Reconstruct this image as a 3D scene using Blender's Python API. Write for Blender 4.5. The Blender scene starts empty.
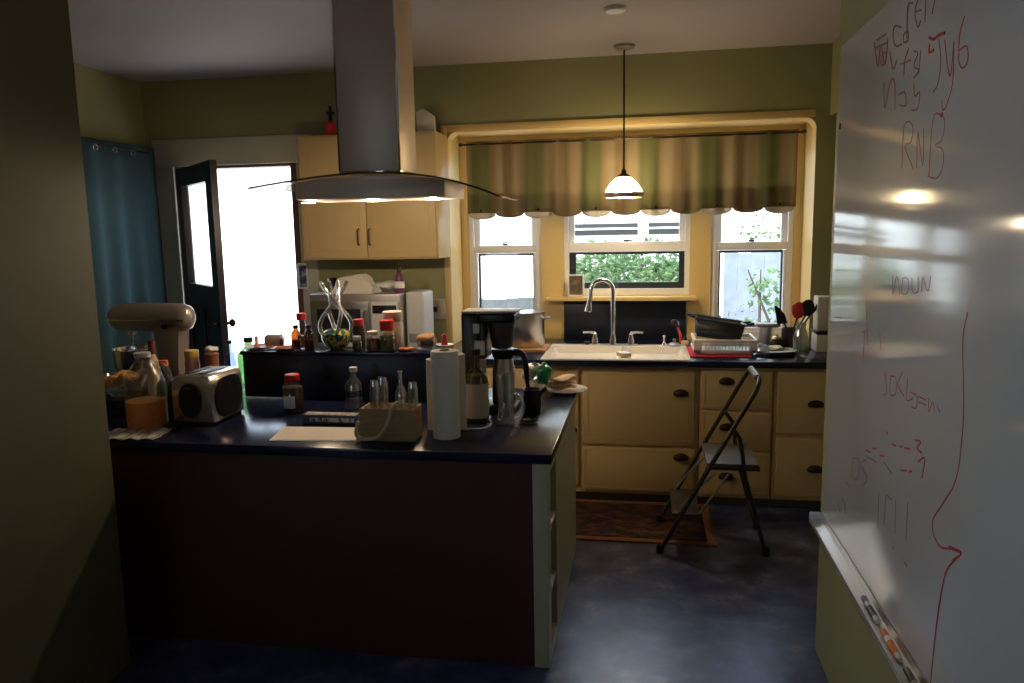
import bpy, bmesh, math, random
from mathutils import Vector, Matrix
random.seed(7)
PI = math.pi
SC = bpy.context.scene
COL = SC.collection
# ------------------------------------------------------------------ camera
F, H = 763.0, 1.75
_d = Vector((133, -111, F)).normalized()          # world +Y seen in the camera (right, down, forward)
_v = Vector((96, 5360, F)); _v = (_v - _d * _v.dot(_d)).normalized()   # world -Z
_u = _v.cross(_d)
if _u.x < 0: _u = -_u
cam = bpy.data.cameras.new('camera'); co = bpy.data.objects.new('camera', cam); COL.objects.link(co)
cam.sensor_width = 36; cam.lens = F / 1024 * 36; cam.clip_start = 0.05; cam.clip_end = 200
_r = Vector((_u.x, _d.x, -_v.x)); _dn = Vector((_u.y, _d.y, -_v.y)); _f = Vector((_u.z, _d.z, -_v.z))
co.matrix_world = Matrix(((_r.x, -_dn.x, -_f.x, 0), (_r.y, -_dn.y, -_f.y, 0), (_r.z, -_dn.z, -_f.z, H), (0, 0, 0, 1)))
SC.camera = co
def ray(px, py): return _r * (px - 512) + _dn * (py - 341.5) + _f * F
def atY(px, py, y): r = ray(px, py); p = r * (y / r.y); p.z += H; return p
def atZ(px, py, z): r = ray(px, py); p = r * ((z - H) / r.z); p.z = z; return p
def atX(px, py, x): r = ray(px, py); p = r * (x / r.x); p.z += H; return p
# ------------------------------------------------------------------ world, sun, exposure
vs = SC.view_settings; vs.view_transform = 'Standard'; vs.look = 'None'; vs.gamma = 1; vs.use_curve_mapping = False
vs.exposure = 0.35
W = bpy.data.worlds.new('sky'); SC.world = W; W.use_nodes = True
bg = W.node_tree.nodes['Background']; bg.inputs['Color'].default_value = (0.70, 0.83, 1.0, 1); bg.inputs['Strength'].default_value = 4.6
sun = bpy.data.lights.new('sun', 'SUN'); sun.energy = 9.0; sun.angle = 0.02; sun.color = (1, 0.95, 0.86)
so = bpy.data.objects.new('sun', sun); COL.objects.link(so)
so.rotation_euler = Vector((0.6, 0.3, -1.1)).to_track_quat('-Z', 'Y').to_euler()
def lamp(name, loc, power, color, size=0.03, spot=None):
    l = bpy.data.lights.new(name, 'SPOT' if spot else 'POINT'); l.energy = power; l.color = color; l.shadow_soft_size = size
    if spot: l.spot_size = spot; l.spot_blend = 0.6
    o = bpy.data.objects.new(name, l); COL.objects.link(o); o.location = loc
    return o
# ------------------------------------------------------------------ materials
def _nt(name):
    m = bpy.data.materials.new(name); m.use_nodes = True
    nt = m.node_tree; nt.nodes.clear()
    return m, nt, nt.nodes.new('ShaderNodeOutputMaterial')
def mat(name, col, rough=0.5, metal=0.0, var=0.12, scale=8.0, bump=0.0, spec=0.5, trans=0.0, emit=None, estr=0.0, coat=0.0, stretch=None, ior=1.45):
    m, nt, out = _nt(name); N = nt.nodes; L = nt.links
    p = N.new('ShaderNodeBsdfPrincipled'); L.new(p.outputs[0], out.inputs[0])
    p.inputs['Roughness'].default_value = rough; p.inputs['Metallic'].default_value = metal
    p.inputs['Specular IOR Level'].default_value = spec; p.inputs['Transmission Weight'].default_value = trans
    p.inputs['Coat Weight'].default_value = coat; p.inputs['IOR'].default_value = ior
    if emit: p.inputs['Emission Color'].default_value = (*emit, 1); p.inputs['Emission Strength'].default_value = estr
    tc = N.new('ShaderNodeTexCoord'); nz = N.new('ShaderNodeTexNoise'); nz.inputs['Scale'].default_value = scale; nz.inputs['Detail'].default_value = 4
    src = tc.outputs['Object']
    if stretch:
        mp = N.new('ShaderNodeMapping'); mp.inputs['Scale'].default_value = stretch; L.new(src, mp.inputs[0]); src = mp.outputs[0]
    L.new(src, nz.inputs['Vector'])
    mx = N.new('ShaderNodeMix'); mx.data_type = 'RGBA'
    mx.inputs[6].default_value = (*[c * (1 - var) for c in col], 1); mx.inputs[7].default_value = (*[min(1, c * (1 + var)) for c in col], 1)
    L.new(nz.outputs['Fac'], mx.inputs[0]); L.new(mx.outputs[2], p.inputs['Base Color'])
    if bump:
        b = N.new('ShaderNodeBump'); b.inputs['Strength'].default_value = bump; b.inputs['Distance'].default_value = 0.01
        L.new(nz.outputs['Fac'], b.inputs['Height']); L.new(b.outputs[0], p.inputs['Normal'])
    return m
def glass(name, tint=(0.95, 0.97, 0.96), refl=0.12, rough=0.02, gloss=(1, 1, 1)):
    m, nt, out = _nt(name); N = nt.nodes; L = nt.links
    t = N.new('ShaderNodeBsdfTransparent'); t.inputs[0].default_value = (*tint, 1)
    g = N.new('ShaderNodeBsdfGlossy'); g.inputs['Roughness'].default_value = rough; g.inputs[0].default_value = (*gloss, 1)
    lw = N.new('ShaderNodeLayerWeight'); lw.inputs[0].default_value = 0.5
    pw = N.new('ShaderNodeMath'); pw.operation = 'POWER'; pw.inputs[1].default_value = 3.5; L.new(lw.outputs['Facing'], pw.inputs[0])
    ma = N.new('ShaderNodeMath'); ma.operation = 'MULTIPLY_ADD'; ma.inputs[1].default_value = 0.6; ma.inputs[2].default_value = refl * .5; ma.use_clamp = True; L.new(pw.outputs[0], ma.inputs[0])
    mx = N.new('ShaderNodeMixShader'); L.new(ma.outputs[0], mx.inputs[0]); L.new(t.outputs[0], mx.inputs[1]); L.new(g.outputs[0], mx.inputs[2]); L.new(mx.outputs[0], out.inputs[0])
    return m
def ramp_mat(name, stops, axis='X', period=None, rough=0.6, transl=0.0, noise=0.0, scale=6.0, wave=None, spec=0.3, const=False, metal=0.0, bump=0.0, phase=0.0):
    """colour ramp driven by a repeating coordinate or by a noise"""
    m, nt, out = _nt(name); N = nt.nodes; L = nt.links
    tc = N.new('ShaderNodeTexCoord'); cr = N.new('ShaderNodeValToRGB')
    if const: cr.color_ramp.interpolation = 'CONSTANT'
    el = cr.color_ramp.elements
    while len(el) < len(stops): el.new(0.5)
    for e, (p, c) in zip(el, stops): e.position = p; e.color = (*c, 1)
    if period:
        sx = N.new('ShaderNodeSeparateXYZ'); L.new(tc.outputs['Object'], sx.inputs[0])
        dv = N.new('ShaderNodeMath'); dv.operation = 'DIVIDE'; dv.inputs[1].default_value = period; L.new(sx.outputs[axis], dv.inputs[0])
        ad = N.new('ShaderNodeMath'); ad.operation = 'ADD'; ad.inputs[1].default_value = phase; L.new(dv.outputs[0], ad.inputs[0])
        fr = N.new('ShaderNodeMath'); fr.operation = 'FRACT'; L.new(ad.outputs[0], fr.inputs[0]); fac = fr.outputs[0]
    else:
        nz = N.new('ShaderNodeTexNoise'); nz.inputs['Scale'].default_value = scale; nz.inputs['Detail'].default_value = 6; nz.inputs['Roughness'].default_value = 0.6
        src = tc.outputs['Object']
        if wave:
            mp = N.new('ShaderNodeMapping'); mp.inputs['Scale'].default_value = wave; L.new(src, mp.inputs[0]); src = mp.outputs[0]
        L.new(src, nz.inputs['Vector']); fac = nz.outputs['Fac']
    L.new(fac, cr.inputs[0])
    p = N.new('ShaderNodeBsdfPrincipled'); p.inputs['Roughness'].default_value = rough; p.inputs['Specular IOR Level'].default_value = spec; p.inputs['Metallic'].default_value = metal
    L.new(cr.outputs[0], p.inputs['Base Color'])
    if bump:
        b = N.new('ShaderNodeBump'); b.inputs['Strength'].default_value = bump; b.inputs['Distance'].default_value = 0.01
        L.new(fac, b.inputs['Height']); L.new(b.outputs[0], p.inputs['Normal'])
    if transl:
        t = N.new('ShaderNodeBsdfTranslucent'); L.new(cr.outputs[0], t.inputs[0])
        mx = N.new('ShaderNodeMixShader'); mx.inputs[0].default_value = transl
        L.new(p.outputs[0], mx.inputs[1]); L.new(t.outputs[0], mx.inputs[2]); L.new(mx.outputs[0], out.inputs[0])
    else: L.new(p.outputs[0], out.inputs[0])
    return m
M = dict(
    wall=mat('olive_paint', (0.30, 0.29, 0.135), 0.55, var=0.05, scale=3),
    ceil=mat('ceiling_paint', (0.40, 0.365, 0.375), 0.8, var=0.03, scale=2),
    cream=mat('cream_paint', (0.66, 0.47, 0.225), 0.42, var=0.05, scale=3),
    bay=mat('bay_paint', (0.76, 0.54, 0.22), 0.4, var=0.05, scale=3),
    casing=mat('casing_paint', (0.50, 0.47, 0.38), 0.4, var=0.05),
    sash=mat('white_sash_paint', (0.88, 0.84, 0.81), 0.35, var=0.03),
    dark=mat('black_sash', (0.035, 0.035, 0.035), 0.4),
    doorpaint=mat('dark_door_paint', (0.02, 0.022, 0.028), 0.35),
    navy=mat('navy_laminate', (0.010, 0.014, 0.045), 0.2, var=0.3, scale=40, spec=0.5),
    navysp=mat('navy_splash', (0.012, 0.016, 0.030), 0.35, var=0.3, scale=30),
    maroon=mat('maroon_panel', (0.085, 0.024, 0.022), 0.55, var=0.25, scale=4, stretch=(1, 1, 0.15)),
    endpan=mat('island_end_paint', (0.46, 0.42, 0.28), 0.4, var=0.06),
    floor=ramp_mat('slate_floor', [(0.32, (0.014, 0.018, 0.055)), (0.47, (0.045, 0.055, 0.14)), (0.58, (0.09, 0.10, 0.20)), (0.70, (0.21, 0.225, 0.32))], rough=0.28, scale=5.5, spec=0.75, bump=0.12),
    steel=mat('brushed_steel', (0.55, 0.52, 0.49), 0.28, 1.0, var=0.08, scale=30, stretch=(30, 30, 0.6)),
    steelh=mat('hood_steel', (0.72, 0.57, 0.46), 0.45, 0.5, var=0.06, scale=20, stretch=(20, 20, 0.4)),
    chrome=mat('chrome', (0.8, 0.8, 0.8), 0.1, 1.0, var=0.02),
    nickel=mat('mixer_metallic_paint', (0.42, 0.36, 0.34), 0.28, 0.6, var=0.03),
    bronze=mat('dark_bronze', (0.045, 0.03, 0.022), 0.35, 0.6),
    black=mat('black_plastic', (0.012, 0.012, 0.013), 0.32),
    rubber=mat('black_rubber', (0.015, 0.015, 0.015), 0.7),
    grey=mat('grey_plastic', (0.22, 0.22, 0.22), 0.4),
    ltgrey=mat('light_grey_plastic', (0.55, 0.55, 0.54), 0.35),
    white=mat('white_plastic', (0.80, 0.79, 0.77), 0.35, var=0.03),
    enamel=mat('sink_enamel', (0.78, 0.72, 0.66), 0.18, var=0.03),
    board=mat('whiteboard_face', (0.60, 0.59, 0.56), 0.2, var=0.03, scale=2, spec=0.6),
    alu=mat('aluminium', (0.7, 0.7, 0.7), 0.35, 0.9, var=0.04),
    inkred=mat('red_marker_ink', (0.50, 0.03, 0.035), 0.5),
    inkbrown=mat('faded_red_ink', (0.36, 0.07, 0.06), 0.5),
    inkgrey=mat('faded_dark_ink', (0.16, 0.13, 0.13), 0.5),
    paper=mat('paper', (0.95, 0.84, 0.73), 0.7, var=0.03),
    towel=mat('paper_towel', (0.90, 0.82, 0.72), 0.9, var=0.04, scale=60, bump=0.3),
    towelside=mat('darker_paper_towel', (0.66, 0.60, 0.50), 0.9, var=0.05, scale=60, bump=0.3),  # darker than the front roll's paper
    card=mat('cardboard_core', (0.40, 0.27, 0.16), 0.8),
    wood=ramp_mat('pine_box_wood', [(0.3, (0.36, 0.23, 0.10)), (0.6, (0.50, 0.34, 0.17)), (0.8, (0.58, 0.42, 0.23))], rough=0.55, scale=3, wave=(2, 2, 20)),
    butcher=ramp_mat('cutting_board_wood', [(0.3, (0.33, 0.17, 0.08)), (0.7, (0.52, 0.30, 0.15))], rough=0.45, scale=4, wave=(2, 20, 2)),
    rope=mat('rope_jute', (0.74, 0.58, 0.36), 0.85, scale=90, bump=0.6),
    glass=glass('clear_glass', (0.97, 0.98, 0.97), 0.25),
    pane=glass('window_glass', (0.96, 0.98, 0.98), 0.06),
    hoodglass=glass('smoked_hood_glass', (0.80, 0.78, 0.72), 0.22),
    clearpl=glass('clear_plastic', (0.86, 0.88, 0.88), 0.2, 0.08),
    haze=glass('hazy_plastic', (0.80, 0.79, 0.77), 0.25, 0.2),
    greengl=glass('green_glass', (0.24, 0.42, 0.24), 0.2),
    ambergl=glass('amber_glass', (0.42, 0.19, 0.06), 0.2),
    bluegl=glass('blue_glass', (0.36, 0.48, 0.74), 0.2),
    whitegl=glass('milky_glass', (0.75, 0.78, 0.78), 0.55, 0.15),
    water=glass('water', (0.93, 0.95, 0.95), 0.12),
    juice=ramp_mat('orange_juice', [(.3, (1.0, .52, .05)), (.7, (.95, .50, .05))], rough=.3, transl=.5),
    honey=mat('honey_liquor', (0.40, 0.22, 0.06), 0.3),
    spice=mat('brown_spice', (0.10, 0.045, 0.022), 0.8, var=0.4, scale=120),
    spiced=mat('red_brown_spice', (0.16, 0.05, 0.025), 0.8, var=0.4, scale=120),
    herb=mat('dried_green_herb', (0.16, 0.16, 0.04), 0.8, var=0.5, scale=150),
    nuts=mat('mixed_nuts', (0.45, 0.24, 0.12), 0.7, var=0.5, scale=60, bump=0.8),
    red=mat('red_plastic', (0.55, 0.03, 0.03), 0.4),
    redmat=mat('red_drying_mat', (0.45, 0.015, 0.04), 0.85, scale=60, bump=0.4),
    orange=mat('orange_plastic', (0.80, 0.16, 0.03), 0.4),
    yellow=mat('yellow_plastic', (0.75, 0.50, 0.08), 0.45),
    pink=mat('pink_plastic', (0.70, 0.35, 0.30), 0.45),
    purple=mat('magenta_plastic', (0.14, 0.03, 0.10), 0.4),
    blue=mat('blue_plastic', (0.06, 0.10, 0.38), 0.4),
    green=mat('green_plastic', (0.05, 0.38, 0.16), 0.45),
    terra=mat('terracotta', (0.40, 0.13, 0.06), 0.7),
    label=mat('cream_label', (0.62, 0.54, 0.45), 0.6),
    wlabel=mat('white_label', (0.75, 0.75, 0.75), 0.6, var=0.3, scale=200),
    tan=mat('flour_tortilla', (0.78, 0.54, 0.34), 0.8, var=0.2, scale=25),
    bun=mat('golden_crust', (0.62, 0.30, 0.08), 0.6, var=0.3, scale=18),
    ceramic=mat('white_ceramic', (0.75, 0.76, 0.78), 0.15, var=0.03),
    sponge=mat('tan_sponge', (0.62, 0.45, 0.20), 0.95, scale=90, bump=0.9),
    pan=mat('dark_nonstick', (0.045, 0.045, 0.045), 0.3, 0.3),
    bag=mat('white_paper_bag', (0.62, 0.57, 0.50), 0.7, var=0.08, scale=6),
    stool=mat('dark_stool_paint', (0.050, 0.038, 0.032), 0.35, 0.3),
    tread=mat('grey_stool_tread', (0.085, 0.08, 0.085), 0.5, scale=60, bump=0.4),
    curtain=mat('teal_curtain_cloth', (0.055, 0.115, 0.145), 0.85, var=0.15, scale=5),
    lining=mat('pale_curtain_lining', (0.62, 0.56, 0.50), 0.9),
    fence=ramp_mat('weathered_fence_boards', [(0.0, (0.10, 0.11, 0.14)), (0.06, (0.42, 0.45, 0.54)), (0.94, (0.50, 0.53, 0.62)), (1.0, (0.10, 0.11, 0.14))], period=0.14, rough=0.9),
    bark=mat('bark', (0.10, 0.07, 0.05), 0.9, bump=0.6),
    siding=mat('white_siding', (0.85, 0.85, 0.82), 0.7, var=0.03),
    roof=mat('roof_shingles', (0.16, 0.15, 0.15), 0.9, scale=20),
    ground=mat('pale_paving', (0.60, 0.57, 0.52), 0.9, var=0.1, scale=2),
    flame=mat('lit_lamp_glass', (1, 0.9, 0.7), 0.4, emit=(1.0, 0.80, 0.47), estr=150.0),
    lens=mat('lit_hood_lens', (1, 0.95, 0.85), 0.4, emit=(1.0, 0.87, 0.66), estr=10.0),
    board_dark=mat('dark_printed_box', (0.035, 0.045, 0.11), 0.4),
    scrub=mat('white_bristles', (0.8, 0.78, 0.74), 0.9, scale=60, bump=0.8),
)
def whiteboard_mat():
    m, nt, out = _nt('whiteboard_gloss'); N = nt.nodes; L = nt.links
    p = N.new('ShaderNodeBsdfPrincipled'); p.inputs['Roughness'].default_value = .115; p.inputs['Anisotropic'].default_value = .85; p.inputs['Specular IOR Level'].default_value = .6
    tc = N.new('ShaderNodeTexCoord'); nz = N.new('ShaderNodeTexNoise'); nz.inputs['Scale'].default_value = 2.5; nz.inputs['Detail'].default_value = 5; L.new(tc.outputs['Object'], nz.inputs['Vector'])
    cr = N.new('ShaderNodeValToRGB'); cr.color_ramp.elements[0].color = (.56, .55, .54, 1); cr.color_ramp.elements[1].color = (.64, .62, .60, 1); L.new(nz.outputs['Fac'], cr.inputs[0]); L.new(cr.outputs[0], p.inputs['Base Color'])
    tg = N.new('ShaderNodeTangent'); tg.direction_type = 'RADIAL'; tg.axis = 'Z'; L.new(tg.outputs[0], p.inputs['Tangent'])
    L.new(p.outputs[0], out.inputs[0]); return m
M['board'] = whiteboard_mat()
M['strandglass'] = glass('white_cored_glass', (.62, .63, .62), .75, .12)
M['copper'] = mat('dull_copper', (.30, .10, .05), .45, .4)
M['sculptglass'] = glass('thick_clear_glass', (0.88, 0.89, 0.87), 0.6, .04)
M['greenamber'] = glass('olive_bottle_glass', (0.35, 0.36, 0.12), 0.2)
M['valance'] = ramp_mat('striped_valance_cloth', [(0.0, (0.24, 0.235, 0.11)), (0.20, (0.23, 0.23, 0.11)), (0.27, (0.38, 0.27, 0.15)), (0.36, (0.42, 0.34, 0.21)), (0.44, (0.44, 0.36, 0.23)), (0.50, (0.35, 0.25, 0.14)), (0.62, (0.29, 0.22, 0.13)), (0.70, (0.42, 0.32, 0.19)), (0.84, (0.42, 0.34, 0.21)), (0.92, (0.24, 0.235, 0.11))], axis='X', period=0.40, rough=0.9, transl=0.55, phase=-0.34)
def frosted(name, col, emit):
    m, nt, out = _nt(name); N = nt.nodes; L = nt.links
    t = N.new('ShaderNodeBsdfTransparent'); t.inputs[0].default_value = (*col, 1)
    e = N.new('ShaderNodeEmission'); e.inputs[0].default_value = (1, .86, .58, 1); e.inputs[1].default_value = emit
    mx = N.new('ShaderNodeMixShader'); mx.inputs[0].default_value = .3; L.new(t.outputs[0], mx.inputs[1]); L.new(e.outputs[0], mx.inputs[2]); L.new(mx.outputs[0], out.inputs[0])
    return m
M['shade'] = frosted('lit_frosted_lamp_glass', (.97, .93, .86), 7.0)
[n for n in M['floor'].node_tree.nodes if n.type == 'BSDF_PRINCIPLED'][0].inputs['Specular Tint'].default_value = (.62, .74, 1.0, 1)
M['rug'] = ramp_mat('patterned_rug', [(0.34, (0.022, 0.014, 0.013)), (0.5, (0.075, 0.026, 0.016)), (0.6, (0.13, 0.055, 0.022)), (0.66, (0.03, 0.016, 0.012)), (0.76, (0.28, 0.19, 0.09))], rough=0.95, scale=3.5, wave=(2.5, 4, 1), const=True)
M['leaf'] = ramp_mat('leaf_green', [(0.3, (0.05, 0.11, 0.04)), (0.7, (0.17, 0.26, 0.12))], rough=0.55, scale=2.5, transl=0.35)
M['foilprint'] = ramp_mat('printed_label_band', [(0.45, (0.50, 0.46, 0.42)), (0.55, (0.22, 0.19, 0.18))], rough=0.5, scale=60, wave=(1, 1, 0.6))
M['whiteprint'] = ramp_mat('white_print', [(0.42, (0.05, 0.06, 0.15)), (0.52, (0.6, 0.6, 0.62))], rough=0.5, scale=70, wave=(1, 1, 0.3))
M['speckle'] = ramp_mat('mosaic_glass', [(0.3, (0.02, 0.05, 0.18)), (0.42, (0.04, 0.16, 0.06)), (0.5, (0.5, 0.36, 0.05)), (0.58, (0.03, 0.03, 0.06)), (0.7, (0.6, 0.6, 0.5))], rough=0.15, scale=26, const=True)
# ------------------------------------------------------------------ mesh builder
class B:
    def __init__(s): s.bm = bmesh.new()
    def _add(s, verts, faces):
        vs_ = [s.bm.verts.new(v) for v in verts]
        for f in faces:
            try: s.bm.faces.new([vs_[i] for i in f])
            except ValueError: pass
        return vs_
    def box(s, x0, y0, z0, x1, y1, z1, bev=0.0, seg=2):
        t = bmesh.new(); bmesh.ops.create_cube(t, size=1)
        for v in t.verts: v.co = Vector((x0 + (v.co.x + .5) * (x1 - x0), y0 + (v.co.y + .5) * (y1 - y0), z0 + (v.co.z + .5) * (z1 - z0)))
        if bev: bmesh.ops.bevel(t, geom=t.edges[:], offset=bev, segments=seg, affect='EDGES', profile=0.5)
        return s._merge(t)
    def _merge(s, t, mtx=None):
        mp = {}
        out = []
        for v in t.verts:
            n = s.bm.verts.new(mtx @ v.co if mtx else v.co); mp[v] = n; out.append(n)
        for f in t.faces:
            try: s.bm.faces.new([mp[v] for v in f.verts])
            except ValueError: pass
        t.free(); return out
    def lathe(s, prof, c=(0, 0, 0), n=24, sx=1.0, sy=1.0):
        rings = []; vs_ = []
        for r, z in prof:
            if r < 1e-6: rings.append([s.bm.verts.new((c[0], c[1], c[2] + z))]); vs_ += rings[-1]
            else:
                rings.append([s.bm.verts.new((c[0] + r * sx * math.cos(2 * PI * k / n), c[1] + r * sy * math.sin(2 * PI * k / n), c[2] + z)) for k in range(n)]); vs_ += rings[-1]
        for a, b in zip(rings, rings[1:]):
            for k in range(n):
                k2 = (k + 1) % n
                if len(a) == 1 and len(b) == 1: continue
                if len(a) == 1: f = (a[0], b[k2], b[k])
                elif len(b) == 1: f = (a[k], a[k2], b[0])
                else: f = (a[k], a[k2], b[k2], b[k])
                try: s.bm.faces.new(f)
                except ValueError: pass
        return vs_
    def tube(s, pts, r, n=10, closed=False, cap=True):
        pts = [Vector(p) for p in pts]; m = len(pts)
        rs = r if isinstance(r, (list, tuple)) else [r] * m
        rings = []; vs_ = []; prev = None
        for i, p in enumerate(pts):
            if closed: t = pts[(i + 1) % m] - pts[i - 1]
            else: t = pts[min(i + 1, m - 1)] - pts[max(i - 1, 0)]
            t.normalize()
            if prev is None:
                a = Vector((0, 0, 1)) if abs(t.z) < 0.9 else Vector((1, 0, 0))
                nrm = t.cross(a).normalized()
            else:
                nrm = (prev - t * prev.dot(t))
                nrm = nrm.normalized() if nrm.length > 1e-6 else t.orthogonal().normalized()
            prev = nrm; b = t.cross(nrm)
            ring = [s.bm.verts.new(p + (nrm * math.cos(2 * PI * k / n) + b * math.sin(2 * PI * k / n)) * rs[i]) for k in range(n)]
            rings.append(ring); vs_ += ring
        pairs = list(zip(rings, rings[1:])) + ([(rings[-1], rings[0])] if closed else [])
        for a, b in pairs:
            for k in range(n): s.bm.faces.new((a[k], a[(k + 1) % n], b[(k + 1) % n], b[k]))
        if cap and not closed:
            s.bm.faces.new(rings[0][::-1]); s.bm.faces.new(rings[-1])
        return vs_
    def prism(s, poly, axis, a0, a1, bev=0.0):
        """poly: 2-D outline; axis: the one it is extruded along"""
        def P(u, w, a): return {'x': (a, u, w), 'y': (u, a, w), 'z': (u, w, a)}[axis]
        t = bmesh.new()
        A = [t.verts.new(P(u, w, a0)) for u, w in poly]; C = [t.verts.new(P(u, w, a1)) for u, w in poly]
        n = len(poly)
        for k in range(n): t.faces.new((A[k], A[(k + 1) % n], C[(k + 1) % n], C[k]))
        t.faces.new(A[::-1]); t.faces.new(C)
        if bev: bmesh.ops.bevel(t, geom=t.edges[:], offset=bev, segments=2, affect='EDGES', profile=0.5)
        return s._merge(t)
    def grid(s, fn, nu, nv):
        vv = [[s.bm.verts.new(fn(i / nu, j / nv)) for j in range(nv + 1)] for i in range(nu + 1)]
        for i in range(nu):
            for j in range(nv): s.bm.faces.new((vv[i][j], vv[i + 1][j], vv[i + 1][j + 1], vv[i][j + 1]))
        return [v for r in vv for v in r]
    def blob(s, c, r, amp=0.1, sub=3, seed=0):
        t = bmesh.new(); bmesh.ops.create_icosphere(t, subdivisions=sub, radius=1)
        rnd = random.Random(seed); ph = [(Vector((rnd.uniform(-3, 3), rnd.uniform(-3, 3), rnd.uniform(-3, 3))), rnd.uniform(0, 6)) for _ in range(7)]
        for v in t.verts:
            k = 1 + amp * sum(math.sin(v.co.dot(d) * 1.6 + p) for d, p in ph) / 2.2
            v.co = Vector((c[0] + v.co.x * r[0] * k, c[1] + v.co.y * r[1] * k, c[2] + v.co.z * r[2] * k))
        return s._merge(t)
    def build(s, name, m, parent=None, loc=None, rot=None, solid=0.0, smooth=True, ang=40):
        bmesh.ops.recalc_face_normals(s.bm, faces=s.bm.faces[:])
        me = bpy.data.meshes.new(name); s.bm.to_mesh(me); s.bm.free()
        me.materials.append(M[m] if isinstance(m, str) else m)
        if smooth:
            for p in me.polygons: p.use_smooth = True
            me.set_sharp_from_angle(angle=math.radians(ang))
        o = bpy.data.objects.new(name, me); COL.objects.link(o)
        if parent is not None: o.parent = parent
        if loc is not None: o.location = loc
        if rot is not None: o.rotation_euler = rot
        if solid:
            md = o.modifiers.new('thickness', 'SOLIDIFY'); md.thickness = solid; md.offset = 0
        return o
def thing(name, label, cat, loc=(0, 0, 0), rz=0.0, group=None):
    o = bpy.data.objects.new(name, None); o.empty_display_size = 0.05; COL.objects.link(o)
    o.location = loc; o.rotation_euler = (0, 0, rz); o['label'] = label; o['category'] = cat
    if group: o['group'] = group
    return o
def tag(o, label, cat, group=None):
    o['label'] = label; o['category'] = cat
    if group: o['group'] = group
    return o
def struct(o): o['kind'] = 'structure'; return o
def bez(p0, p1, p2, p3, n=12):
    out = []
    for i in range(n + 1):
        t = i / n; out.append(Vector(p0) * (1 - t) ** 3 + Vector(p1) * 3 * t * (1 - t) ** 2 + Vector(p2) * 3 * t * t * (1 - t) + Vector(p3) * t ** 3)
    return out
def arc(cx, cz, r, a0, a1, n=10): return [(cx + r * math.cos(a0 + (a1 - a0) * i / n), cz + r * math.sin(a0 + (a1 - a0) * i / n)) for i in range(n + 1)]
# ------------------------------------------------------------------ setting
YW, YB, ZC = 5.40, 5.75, 2.92           # back wall, bay window plane, ceiling
XL, XR = -3.75, 1.50
b = B(); b.box(-4.2, -2.2, -0.1, 1.7, 5.95, 0); struct(b.build('floor', 'floor'))
b = B(); b.box(-4.2, -2.2, ZC, 1.7, 5.95, ZC + 0.12); struct(b.build('ceiling', 'ceil'))
b = B()                                   # back wall with the doorway and the opening of the window bay
DX0, DX1, DZ = -3.52, -2.53, 2.29
BX0, BX1, BZ = -1.385, 1.10, 2.465
b.box(XL, YW, 0, DX0, YW + .14, ZC); b.box(DX0, YW, DZ, DX1, YW + .14, ZC); b.box(DX1, YW, 0, BX0, YW + .14, ZC)
b.box(BX0, YW, BZ, BX1, YW + .14, ZC); b.box(BX1, YW, 0, XR, YW + .14, ZC)
for sx, x in ((1, BX0), (-1, BX1)):
    rr = 0.07; pts = [(x, BZ), (x + sx * rr, BZ)] + [(x + sx * (rr - rr * math.sin(t)), BZ - rr + rr * math.cos(t)) for t in [PI / 2 * k / 6 for k in range(1, 7)]]
    b.prism(pts, 'y', YW, YW + .14)
wbk = struct(b.build('wall_back', 'wall', smooth=False)); wbk.data.materials.append(M['bay'])
for p_ in wbk.data.polygons:             # painted reveal of the bay opening
    if BX0 - .002 < p_.center.x < BX1 + .002 and p_.center.z < BZ + .001 and abs(p_.normal.y) < .5: p_.material_index = 1
b = B(); DW = (-0.1, 1.1, 0.9, 2.1)
b.box(XL - .14, -2.1, 0, XL, DW[0], ZC); b.box(XL - .14, DW[1], 0, XL, YW + .14, ZC); b.box(XL - .14, DW[0], 0, XL, DW[1], DW[2]); b.box(XL - .14, DW[0], DW[3], XL, DW[1], ZC); struct(b.build('wall_left', 'wall'))
b = B(); b.box(XR, 2.9, 0, XR + .12, YW + .5, ZC); struct(b.build('wall_right', 'wall'))
b = B(); b.box(0.715, -2.1, 0, 0.86, 3.16, ZC); b.box(0.86, 2.9, 0, XR, 3.04, ZC); struct(b.build('wall_whiteboard', 'wall'))
b = B(); b.box(XL, 1.75, 0, -2.10, 2.64, ZC); struct(b.build('wall_front', mat('shaded_olive_paint', (0.135, 0.125, 0.07), .6, var=.05)))  # jamb's shade put into a darker copy of the olive paint
b = B(); b.box(XL, -2.2, 0, -2.9, -2.06, ZC); b.box(-2.9, -2.2, 0, -2.2, -2.06, 1.15); b.box(-2.9, -2.2, 2.05, -2.2, -2.06, ZC); b.box(-2.2, -2.2, 0, 0.86, -2.06, ZC)
struct(b.build('wall_dining', 'wall'))
# bay: jambs, soffit, window wall
b = B()
b.box(BX0 - .1, YW + .14, 0, BX0, YB + .12, BZ + .1); b.box(BX1, YW + .14, 0, BX1 + .1, YB + .12, BZ + .1)
b.box(BX0, YW + .14, BZ, BX1, YB + .12, BZ + .1)
WN = [(-1.33, -0.775, .955), (-0.60, 0.325, 1.275), (0.475, 1.045, .955)]     # window openings x0, x1, z0
WT = 2.36
xs = BX0
for x0, x1, z0 in WN:
    b.box(xs, YB, 0, x0, YB + .12, BZ); b.box(x0, YB, 0, x1, YB + .12, z0); b.box(x0, YB, WT, x1, YB + .12, BZ); xs = x1
b.box(xs, YB, 0, BX1, YB + .12, BZ)
struct(b.build('wall_bay', 'bay', smooth=False))
b = B()                                   # casing lip around the bay opening
b.box(BX0 - .045, YW - .012, 0.947, BX0 - .001, YW - .001, BZ + .045, .003); b.box(BX0, YW - .012, BZ + .001, BX1 - .01, YW - .001, BZ + .045, .003)
struct(b.build('trim_1', 'bay'))
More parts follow.
